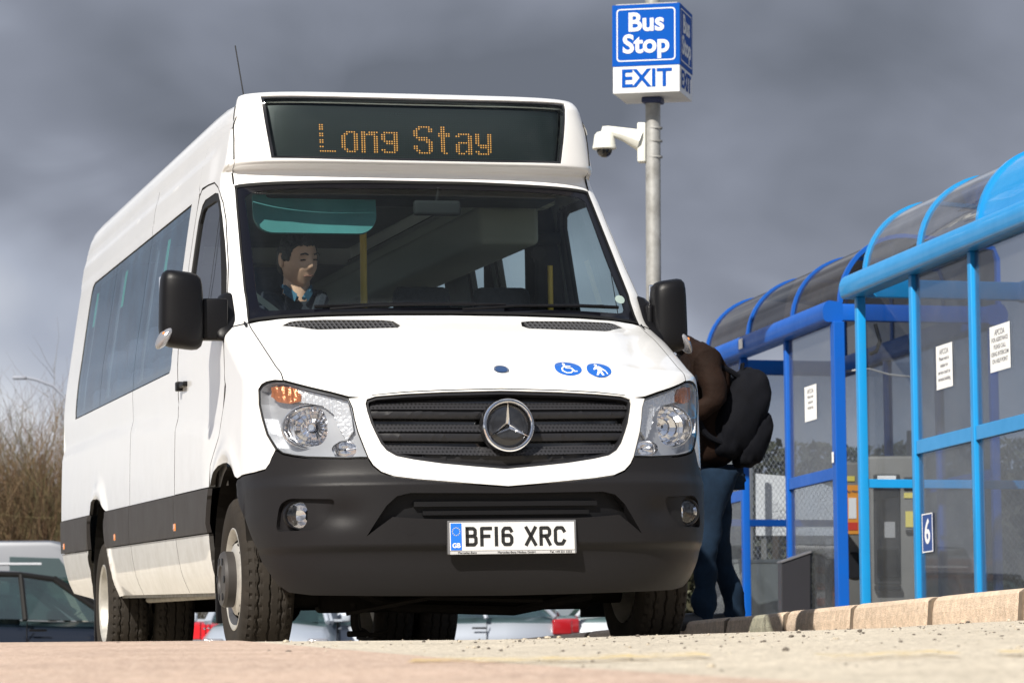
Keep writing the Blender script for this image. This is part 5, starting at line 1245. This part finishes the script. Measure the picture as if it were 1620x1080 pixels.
def person_head(parent,M,hair=True):
    h=head_mesh(); h.v=[tuple(M@Vector(p)) for p in h.v]; ho=h.build('head',M_skin,parent,smooth=True,auto=180)
    q=MB()
    bm=bmesh.new(); bmesh.ops.create_uvsphere(bm,u_segments=96,v_segments=72,radius=1)
    dele=[]
    for v in bm.verts:
        x,y,z=v.co; 
        line=.47-.55*smooth01((y+.62)/.22)-.5*smooth01((y-.02)/.2)+.05*pnoise(Vector((x*9,y*9,1)))
        kk=.78+.22*smooth01((z-line)/.16+.3)
        n=.006*pnoise(Vector((x*5,y*5,z*5)))+.004*pnoise(Vector((x*14,y*14,z*9)))
        v.co=Vector((x*(.086+n)*kk*(1-.25*max(0,-z)),y*(.104+n)*kk+.003,z*(.130+n)*kk))
    q.bm(bm,M); q.build('hair',M_hair,parent,smooth=True,auto=180)
    q=MB(); q.tube([(-.026,-.087,-.064),(-.010,-.0955,-.061),(0,-.0965,-.063),(.010,-.0955,-.061),(.026,-.087,-.064)],.0030,6,M); q.build('mouth',mat('lip_colour',(.20,.085,.065),rough=.5) if 'lip_colour' not in bpy.data.materials else bpy.data.materials['lip_colour'],parent,smooth=True)
    for s in (-1,1):
        q=MB(); q.tube([(s*.016,-.103,.030),(s*.032,-.104,.036),(s*.050,-.092,.030)],.0038,6,M); q.build('eyebrow',M_hair,parent,smooth=True)
        q=MB(); q.tube([(s*.020,-.087,.006),(s*.031,-.0905,.0075),(s*.043,-.084,.005)],.0035,6,M); q.build('eye',mat('eye_dark',(.03,.02,.015),rough=.2) if 'eye_dark' not in bpy.data.materials else bpy.data.materials['eye_dark'],parent,smooth=True)
    return ho
def hand(parent,M,s=1):
    """relaxed curled hand; wrist at origin, fingers along -Y, palm down"""
    V=[(0,0,0,.024,.017),(0,-.045,0,.036,.014),(s*-.004,-.085,0,.038,.013)];E=[(0,1),(1,2)]
    for k,(fx,l) in enumerate(((-.030,.066),(-.010,.076),(.011,.071),(.030,.055))):
        b=len(V); V+=[(s*fx,-.092,0,.0095),(s*fx*1.08,-.092-l*.45,-.010,.0088),(s*fx*1.1,-.092-l*.72,-.032,.008),(s*fx*1.1,-.092-l*.80,-.052,.007)]; E+=[(2,b),(b,b+1),(b+1,b+2),(b+2,b+3)]
    b=len(V); V+=[(s*-.040,-.040,-.006,.012),(s*-.058,-.070,-.018,.010),(s*-.056,-.098,-.030,.008)]; E+=[(1,b),(b,b+1),(b+1,b+2)]
    V=[(*(M@Vector(v[:3])),*v[3:]) for v in V]
    return skin_mesh('hand',V,E,M_skin,parent,sub=1)
# driver
DM=VM@Matrix.Translation((-.50,2.0,.98))
drv=thing('person','driver in dark navy jacket and light blue shirt seated behind the windscreen','person',M=DM)
V=[(0,0,.06,.16,.13),(0,-.01,.22,.165,.12),(0,-.02,.42,.20,.13),(0,-.03,.575,.18,.115),(0,-.035,.655,.085,.075),(0,-.05,.70,.058,.058),
   (-.20,-.03,.575,.085),(-.27,-.14,.36,.062),(-.17,-.36,.36,.048),(.20,-.03,.575,.085),(.27,-.14,.36,.062),(.17,-.36,.36,.045),
   (-.10,-.10,.04,.095),(-.13,-.48,.06,.072),(-.14,-.55,-.30,.055),(.10,-.10,.04,.095),(.13,-.48,.06,.072),(.14,-.55,-.30,.055)]
E=[(0,1),(1,2),(2,3),(3,4),(4,5),(3,6),(6,7),(7,8),(3,9),(9,10),(10,11),(0,12),(12,13),(13,14),(0,15),(15,16),(16,17)]
body=skin_mesh('body',V,E,M_navy,drv,disp=.016)
nq=MB(); nq.tube([(0,-.04,.64),(.0,-.052,.72),(0,-.058,.80)],.055,14,radii=[.068,.062,.058]); nq.build('neck',M_skin,drv,smooth=True)
person_head(drv,Matrix.Translation((0,-.09,.838))@Matrix.Rotation(rad(24),4,'Z')@Matrix.Rotation(rad(9),4,'X')@Matrix.Rotation(rad(-4),4,'Y')@Matrix.Scale(1.06,4))
CM=Matrix.Translation((0,0,.055)); q=MB(); q.add([(-.062,-.095,.67),(-.07,-.09,.63),(-.03,-.165,.585),(-.015,-.15,.62),(.062,-.095,.67),(.07,-.09,.63),(.03,-.165,.585),(.015,-.15,.62)],[(0,1,2,3),(4,5,6,7)],CM)
q.tube([(-.065,-.05,.665),(-.05,-.11,.64),(-.015,-.145,.60)],.010,8,CM); q.tube([(.065,-.05,.665),(.05,-.11,.64),(.015,-.145,.60)],.010,8,CM); q.build('shirt_collar',mat('light_blue_shirt',(.02,.075,.13),rough=.8),drv,smooth=True)
q=MB(); q.tube([(-.13,.02,.62),(-.11,-.09,.60),(-.07,-.16,.52),(-.04,-.18,.42)],.032,8,CM); q.tube([(.13,.02,.62),(.11,-.09,.60),(.07,-.16,.52),(.04,-.18,.42)],.032,8,CM); q.tube([(-.13,.03,.62),(0,.07,.64),(.13,.03,.62)],.036,8,CM); q.build('jacket_collar',M_navy,drv,smooth=True)
for s in (-1,1): hand(drv,Matrix.Translation((s*.165,-.38,.36))@Matrix.Rotation(rad(20),4,'X'),s)
# passenger at the door
px0=Vector((1.125,18.15,kerb_top(18.15)-.05))
per=thing('person','person in brown jacket and blue jeans boarding beside the minibus, seen from behind','person',loc=px0,rz=rad(-80)); per.scale=(1.07,1.07,1.07)
# local: faces -Y ; +Y is the back
M_jack=mat('brown_jacket',(.013,.006,.0035),spec=.15,rough=.8,bump=.3,bscale=60,var=.35,scale=7); M_jean=mat('blue_denim',(.007,.017,.034),spec=.15,rough=.9,bump=.2,bscale=200,var=.4,scale=9); M_shoe=mat('black_shoe',(.02,.02,.02),rough=.5)
V=[(0,.03,.84,.165,.145),(0,.02,1.08,.165,.13),(0,-.01,1.25,.19,.14),(0,-.05,1.40,.18,.125),(0,-.11,1.49,.075,.07),(0,-.18,1.55,.058,.058),
   (-.19,-.06,1.42,.085),(-.23,-.02,1.19,.066),(-.20,-.24,1.10,.052),(.19,-.06,1.42,.085),(.23,-.02,1.19,.066),(.20,-.24,1.10,.052)]
E=[(0,1),(1,2),(2,3),(3,4),(4,5),(3,6),(6,7),(7,8),(3,9),(9,10),(10,11)]
skin_mesh('body',V,E,M_jack,per,disp=.022)
V=[(0,.03,.93,.15,.13),(-.09,.05,.80,.098),(-.09,.06,.50,.070),(-.09,.075,.42,.068),(-.09,.15,.14,.064),(-.09,.155,-.06,.068),(.09,.02,.80,.098),(.10,-.04,.50,.070),(.10,-.05,.42,.068),(.10,-.06,.14,.064),(.10,-.06,-.06,.068)]
E=[(0,1),(1,2),(2,3),(3,4),(4,5),(0,6),(6,7),(7,8),(8,9),(9,10)]
skin_mesh('jeans',V,E,M_jean,per,disp=.02)
for x,y in ((-.09,.13),(.10,-.08)):
    q=MB(); bm=bmesh.new(); bmesh.ops.create_uvsphere(bm,u_segments=16,v_segments=10,radius=1)
    for v in bm.verts: v.co=Vector((x+v.co.x*.05,y-.05+v.co.y*.14,.045+max(-.9,v.co.z)*.05))
    q.bm(bm); q.build('shoe',M_shoe,per,smooth=True)
person_head(per,Matrix.Translation((0,-.25,1.64))@Matrix.Rotation(rad(18),4,'X'))
for s in (-1,1): hand(per,Matrix.Translation((s*.195,-.26,1.10)),s)
# backpack hanging from the shoulder
M_bag=mat('black_backpack_fabric',(.003,.0035,.006),spec=.15,rough=.85,bump=.3,bscale=180,var=.3,scale=12)
bp=thing('backpack','large black backpack on the back of the person in brown jacket','backpack',loc=px0+Vector((.115,-.06,1.13)),rz=rad(-80))
def blob(cx,cy,cz,sx,sy,sz,p=3.,d=.02,M=None):
    bm=bmesh.new(); bmesh.ops.create_cube(bm,size=2); bmesh.ops.subdivide_edges(bm,edges=bm.edges[:],cuts=9,use_grid_fill=True)
    for v in bm.verts:
        x,y,z=v.co; k=(abs(x)**p+abs(y)**p+abs(z)**p)**(-1/p); n=1+d*4*pnoise(Vector((x*1.3+cx,y*1.3,z*1.6)))+d*1.6*pnoise(Vector((x*3,y*3,z*4)))+d*.8*pnoise(Vector((x*7,y*7,z*7)))
        v.co=Vector((cx+x*k*sx*n,cy+y*k*sy*n,cz+z*k*sz*n))
    for f in bm.faces: f.smooth=True
    q=MB(); q.bm(bm,M); return q
blob(0,.01,.10,.17,.135,.27,d=.035,p=2.6,M=Matrix.Rotation(rad(-22),4,'X')).build('bag_body',M_bag,bp,smooth=True,auto=180)
blob(0,.135,.0,.13,.085,.17,d=.035,p=2.6,M=Matrix.Rotation(rad(-22),4,'X')).build('front_pocket',M_bag,bp,smooth=True,auto=180)
for s in (-1,1):
    cp=[Vector(p) for p in [(s*.09,.02,.30),(s*.10,-.05,.34),(s*.12,-.14,.36),(s*.135,-.22,.30),(s*.135,-.25,.16),(s*.12,-.18,-.02),(s*.10,-.06,-.08)]]; fp_=[]
    for i in range(6):
        p0,p1,p2,p3=cp[max(i-1,0)],cp[i],cp[i+1],cp[min(i+2,6)]
        for j in range(5):
            t_=j/5; fp_.append(.5*((2*p1)+(p2-p0)*t_+(2*p0-5*p1+4*p2-p3)*t_*t_+(3*p1-p0-3*p2+p3)*t_**3))
    q=MB(); q.tube(fp_,.018,8); q.build('strap',M_bag,bp,smooth=True)
q=MB(); q.tube([(-.03,.06,.33),(-.02,.07,.38),(.02,.07,.38),(.03,.06,.33)],.008,6); q.build('grab_handle',M_bag,bp,smooth=True)

# ------------------------------------------------------------------ parked vehicles beyond
M_cgl=glass('car_glass',(.20,.30,.28),refl=.10,dirt_haze=.05,body=(.1,.3,.28)); M_red_l=mat('red_tail_lamp',(.28,.01,.015),rough=.15,coat=.6)
def car(name,label,loc,rz,col,group='cars in the car park beyond the minibus',L=4.2,H=1.46,Wd=1.74,metal=.2):
    t=thing(name,label,'car',loc=loc,rz=rz,group=group)
    mp=mat('car_paint',col,rough=.18 if col[2]<.1 else .4,metal=metal,coat=0 if col[2]<.1 else .4)
    hl=L/2
    # stations along X (nose at +X): x, half width, sill z, shoulder z
    st=[(-hl,.62,.42,.78),(-hl+.06,.74,.30,.90),(-hl+.25,.82,.24,.97),(-1.2,.86,.20,.96),(-.4,.87,.20,.93),(.5,.87,.20,.90),(1.0,.86,.20,.90),(1.45,.84,.22,.84),(hl-.25,.80,.24,.74),(hl-.08,.72,.28,.66),(hl,.60,.36,.56)]
    bm_v=[];n=16
    q=MB()
    for x,w,z0,z1 in st:
        for k in range(n):
            a=2*PI*k/n-PI/2; c,s=math.cos(a),math.sin(a); p=4.5
            kk=(abs(c)**p+abs(s)**p)**(-1/p); bm_v.append((x,c*kk*w*(1-.05*max(0,s)),(z0+z1)/2+s*kk*(z1-z0)/2))
    m=len(st); fs=[(i*n+k,i*n+(k+1)%n,(i+1)*n+(k+1)%n,(i+1)*n+k) for i in range(m-1) for k in range(n)]+[tuple(range(n)),tuple(range(m*n-1,(m-1)*n-1,-1))]
    q.add(bm_v,fs); q.build('body',mp,t,smooth=True,auto=40)
    b=[(-hl+.12,.96),(1.12,.90)]; rf=[(-hl+.55,H-.03),(-.6,H),(.1,H-.02),(.35,H-.06)]
    wb=.80;wr=.60
    # roof
    q=MB(); 
    for (xa,za),(xb,zb) in zip(rf,rf[1:]):
        ys=[-wr,-wr*.8,0,wr*.8,wr]; dz=[-.035,0,.02,0,-.035]
        q.add([(xa,y,za+d) for y,d in zip(ys,dz)]+[(xb,y,zb+d) for y,d in zip(ys,dz)],[(i,i+1,6+i,5+i) for i in range(4)])
    q.build('roof',mp,t,smooth=True,auto=60)
    q=MB(); q.add([(1.12,-wb+.06,.90),(1.12,wb-.06,.90),(.35,wr,H-.095),(.35,-wr,H-.095)],[(0,1,2,3)]); q.build('windscreen',M_cgl,t)
    q=MB(); q.add([(-hl+.12,-wb+.08,.97),(-hl+.12,wb-.08,.97),(-hl+.55,wr,H-.065),(-hl+.55,-wr,H-.065)],[(0,1,2,3)]); q.build('rear_window',M_cgl,t)
    for s in (-1,1):
        xs=[(-hl+.30,-hl+.70),(-1.0,-.85),(0.02,-.02),(1.0,.38)]
        bot=[(-hl+.22,.965),(-.95,.95),(-.02,.93),(1.0,.905)]; top=[(-hl+.66,H-.075),(-.80,H-.04),(-.02,H-.05),(.36,H-.10)]
        for i in range(3):
            q=MB(); g=.03; q.add([(bot[i][0]+g,s*wb,bot[i][1]),(bot[i+1][0]-g,s*wb,bot[i+1][1]),(top[i+1][0]-g,s*(wr+.015),top[i+1][1]),(top[i][0]+g,s*(wr+.015),top[i][1])],[(0,1,2,3)]); q.build('side_window',M_cgl,t)
        q=MB()
        for i in range(4): q.tube([(bot[i][0],s*wb,bot[i][1]-.01),(top[i][0],s*(wr+.01),top[i][1])],.032,8)
        q.tube([(x,s*(wr+.0),z) for x,z in top],.035,8); q.tube([(1.13,s*(wb-.05),.90),(.36,s*wr,H-.08)],.03,8); q.build('pillar',mp if col[0]>.2 else M_seal,t,smooth=True)
        for x in (-.02,-.95,1.05):
            q=MB(); q.box(x-.005,x+.005,s*.868-.006,s*.868+.006,.28,.90); q.build('door_gap',M_blk,t)
        for x in (.18-.30,-.75-.32):
            q=MB(); q.box(x+.12,x+.32,s*.88-.012,s*.88+.012,.80,.825,r=.008); q.build('door_handle',M_chr if col[0]>.3 else M_blk,t,smooth=True)
        q=MB(); q.box(.80,.92,min(s*.92,s*1.04),max(s*.92,s*1.04),.90,1.02,r=.03); q.box(.84,.90,min(s*.82,s*.95),max(s*.82,s*.95),.91,.94); q.build('door_mirror',mp if col[0]>.3 else M_blk,t,smooth=True)
        q=MB(); q.box(hl-.34,hl-.02,min(s*.52,s*.78),max(s*.52,s*.78),.56,.70,r=.03); q.build('headlight',M_lens2,t,smooth=True)
        q=MB(); q.box(-hl-.01,-hl+.26,min(s*.56,s*.835),max(s*.56,s*.835),.72,.93,r=.03); q.build('tail_light',M_red_l,t,smooth=True)
        for x in (-hl+.75,hl-.80):
            w_=thing('wheel',None,None,loc=(x,s*.76,.31)); w_.parent=t; w_.rotation_euler=(0,0,s*PI/2*-1+PI)
            q=MB(); q.lathe([(.2,-.09),(.28,-.1),(.31,-.08),(.31,.08),(.28,.1),(.2,.09)],n=28); q.build('tyre',M_rub,w_,smooth=True)
            q=MB(); q.lathe([(.2,-.085),(.17,-.06),(.05,-.075),(.001,-.075)],n=20); q.build('rim',M_rim,w_,smooth=True)
    q=MB(); q.box(-1.3,1.1,-.7,.7,.5,.75,r=.1); q.box(-.2,.0,-.6,-.1,.7,1.2,r=.06); q.box(-.2,.0,.1,.6,.7,1.2,r=.06); q.build('cabin',M_intd,t)
    return t
def put(px,py,d): p=at(px,py,d); return p
car('parked_car','dark navy parked hatchback at the left edge behind the minibus tail',(put(11,0,35.5).x,35.5,-.83),rad(26),(.010,.014,.024),metal=.0)
car('parked_car','bright red parked car showing behind the navy hatchback',(put(175,0,46).x,46,-.83),rad(2),(.55,.015,.02),H=1.52)
car('parked_car','white car facing the road seen under the minibus between its tyres',(put(432,0,42).x,42,-.86),rad(-88),(.36,.40,.46))
car('parked_car','silver hatchback with red tail lamp seen under the front bumper',(put(655,0,44).x,44.0,-.86),rad(184),(.30,.33,.38),metal=.4)
car('parked_car','white estate car half hidden behind the minibus right front tyre',(put(1100,0,47).x-.1,47,-.86),rad(12),(.45,.48,.52))
# silver panel van at the far left
t=thing('panel_van','long silver panel van parked behind the navy hatchback','van',loc=(put(60,0,41).x-1.0,41,-.86))
mp=mat('silver_van_paint',(.14,.15,.17),rough=.4,metal=.2,coat=.3)
q=MB(); q.prism([(-2.6,.35),(-2.6,1.7),(-2.5,1.90),(1.3,1.92),(1.55,1.86),(2.25,1.20),(2.75,1.02),(2.82,.35)],-.95,.95); q.build('body',mp,t,bevel=.07,smooth=True)
q=MB(); q.box(-2.5,1.2,-.962,-.95,1.62,1.645); q.box(-2.5,1.2,-.958,-.95,1.40,1.41); q.build('side_rib',mat('rib_grey',(.42,.44,.48),rough=.4),t)
for x in (-1.3,.62):
    q=MB(); q.box(x-.008,x+.008,-.958,-.93,.5,1.80); q.build('door_gap',M_seal,t)
q=MB(); q.add([(.8,-.958,1.25),(1.75,-.958,1.25),(1.42,-.958,1.70),(.8,-.958,1.72)],[(0,1,2,3)]); q.build('cab_window',M_cgl,t)
for x in (-1.7,1.9):
    for s in (-1,1):
        q=MB(); q.cyl((x,s*.78,.33),(x,s*.97,.33),.33,n=28); q.build('wheel',M_rub,t,smooth=True)

# ------------------------------------------------------------------ bare shrubs at the left
def bare_bush(label,base,wd,ht,n,seed,cols):
    random.seed(seed); t=thing('bare_willow_shrub',label,'shrub',loc=base,group='bare shrubs behind the car park')
    Q=[MB() for c in cols]
    def twig(q,p,d,l,r,lev):
        pts=[p];dd=d.copy();k=3
        for j in range(k):
            dd=(dd+Vector((random.gauss(0,.16),random.gauss(0,.16),.06))).normalized(); pts.append(pts[-1]+dd*l/k)
        q.tube(pts,r,3,radii=[r*(1-.26*j) for j in range(k+1)])
        if lev>0:
            for b in range(random.choice((2,3,3))):
                f=random.uniform(.25,.95); j=min(int(f*k),k-1); pp=pts[j].lerp(pts[j+1],f*k-j)
                nd=(dd+Vector((random.gauss(0,.55),random.gauss(0,.55),random.gauss(.1,.3)))).normalized()
                twig(q,pp,nd,l*random.uniform(.35,.6),r*.55,lev-1)
    for i in range(n):
        q=random.choice(Q); bx=random.uniform(-.5,.5)*wd; by=random.uniform(-.5,.5)*wd*.5
        h=ht*random.uniform(.5,.78)*(1-.35*abs(bx/wd*2)**2)
        d=Vector((bx*.30+random.gauss(0,.17),random.gauss(0,.15),1)).normalized()
        twig(q,Vector((bx*.8,by,0)),d,h,.013,2)
    for q,c in zip(Q,cols): q.build('stems',mat('twig_bark',c,rough=.9),t)
    return t
bc=[(.13,.075,.04),(.19,.13,.07),(.075,.05,.03),(.13,.11,.05)]
zb_=-.9
for i,(px_,d,wd,ht,n) in enumerate(((-40,58,2.6,5.2,800),(55,56,2.2,5.0,800),(140,60,2.6,5.0,650),)):
    b=at(px_,0,d); bare_bush(['brown bare shrub cut by the left edge of the photo','ochre bare twiggy shrub in the middle of the visible hedge','brown bare shrub beside the tail of the minibus'][i],(b.x,d,zb_),wd,ht,n,20+i,bc)
# undergrowth that closes the gaps low down
random.seed(31); q=MB()
for i in range(22000):
    x=random.uniform(-13,-5.0); y=random.uniform(57.5,63); top=1.9+.35*pnoise(Vector((x*.9,0,3)))+.2*pnoise(Vector((x*3,0,1))); z=-.9+(top+.9)*random.random()**.8
    s=random.uniform(.02,.08); a=Vector((random.gauss(0,.6),random.gauss(0,.6),random.gauss(0,1.6))).normalized()*s; b=a.orthogonal().normalized()*s*.16
    c=Vector((x,y,z)); q.add([c-a*1.6,c+b,c+a*1.6,c-b],[(0,1,2,3)])
o=q.build('undergrowth',mat('brown_green_undergrowth',(.10,.075,.04),rough=1,var=.5,scale=1.5,col2=(.05,.055,.022))); o['kind']='stuff'
tag(o,'tangled brown and green undergrowth behind the bare shrubs','undergrowth')
# dark evergreen hedge behind the shelters
random.seed(33); q=MB()
t=thing('evergreen_hedge','dark evergreen hedge seen through the glass of the shelters','hedge',loc=(0,0,0))
for i in range(15000):
    f=random.random(); y=30.5+4*(1-f)+random.uniform(0,1.2); x=1.6+f*6.4
    top=1.95+.15*pnoise(Vector((x*1.2,0,9)))+.08*pnoise(Vector((x*4,0,2))); z=-.4+(top+.4)*random.random()**.7
    s=random.uniform(.035,.08); a=Vector((random.gauss(0,1),random.gauss(0,1),random.gauss(0,1))).normalized()*s; b=a.orthogonal().normalized()*s*.6
    c=Vector((x,y,z)); q.add([c-a,c+b,c+a,c-b],[(0,1,2,3)])
q.build('foliage',mat('evergreen_leaf',(.035,.045,.022),rough=.7,var=.5,scale=4,col2=(.06,.05,.03)),t)
q=MB()
for k in range(9):
    x=2+k*.7; q.tube([(x,33.5-k*.35,-.6),(x+.05,33.5-k*.35,1.2)],.05,6)
q.build('trunk',mat('hedge_trunk',(.06,.045,.03),rough=1),t)
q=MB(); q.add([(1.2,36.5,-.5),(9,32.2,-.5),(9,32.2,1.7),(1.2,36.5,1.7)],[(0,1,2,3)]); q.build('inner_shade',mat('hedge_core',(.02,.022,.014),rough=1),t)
# far street lamp with a curved arm
l0=at(110,640,55)
t=thing('street_lamp','grey street lamp with long curved arm over the shrubs at left','street lamp',loc=(l0.x,55,-.9))
q=MB(); q.tube([(0,0,0),(0,0,l0.z+.9-.15),(-.02,0,l0.z+.9),(-.12,0,l0.z+1.05),(-.30,0,l0.z+1.22),(-.6,0,l0.z+1.33),(-.80,0,l0.z+1.37)],.035,8,radii=[.07,.045,.03,.028,.026,.025,.025]); q.build('lamp_post',mat('lamp_grey',(.24,.26,.31),rough=.6),t,smooth=True)
q=MB(); q.box(-1.0,-.76,-.05,.05,l0.z+1.33,l0.z+1.39,r=.02); q.build('lamp_head',bpy.data.materials['lamp_grey'],t,smooth=True)
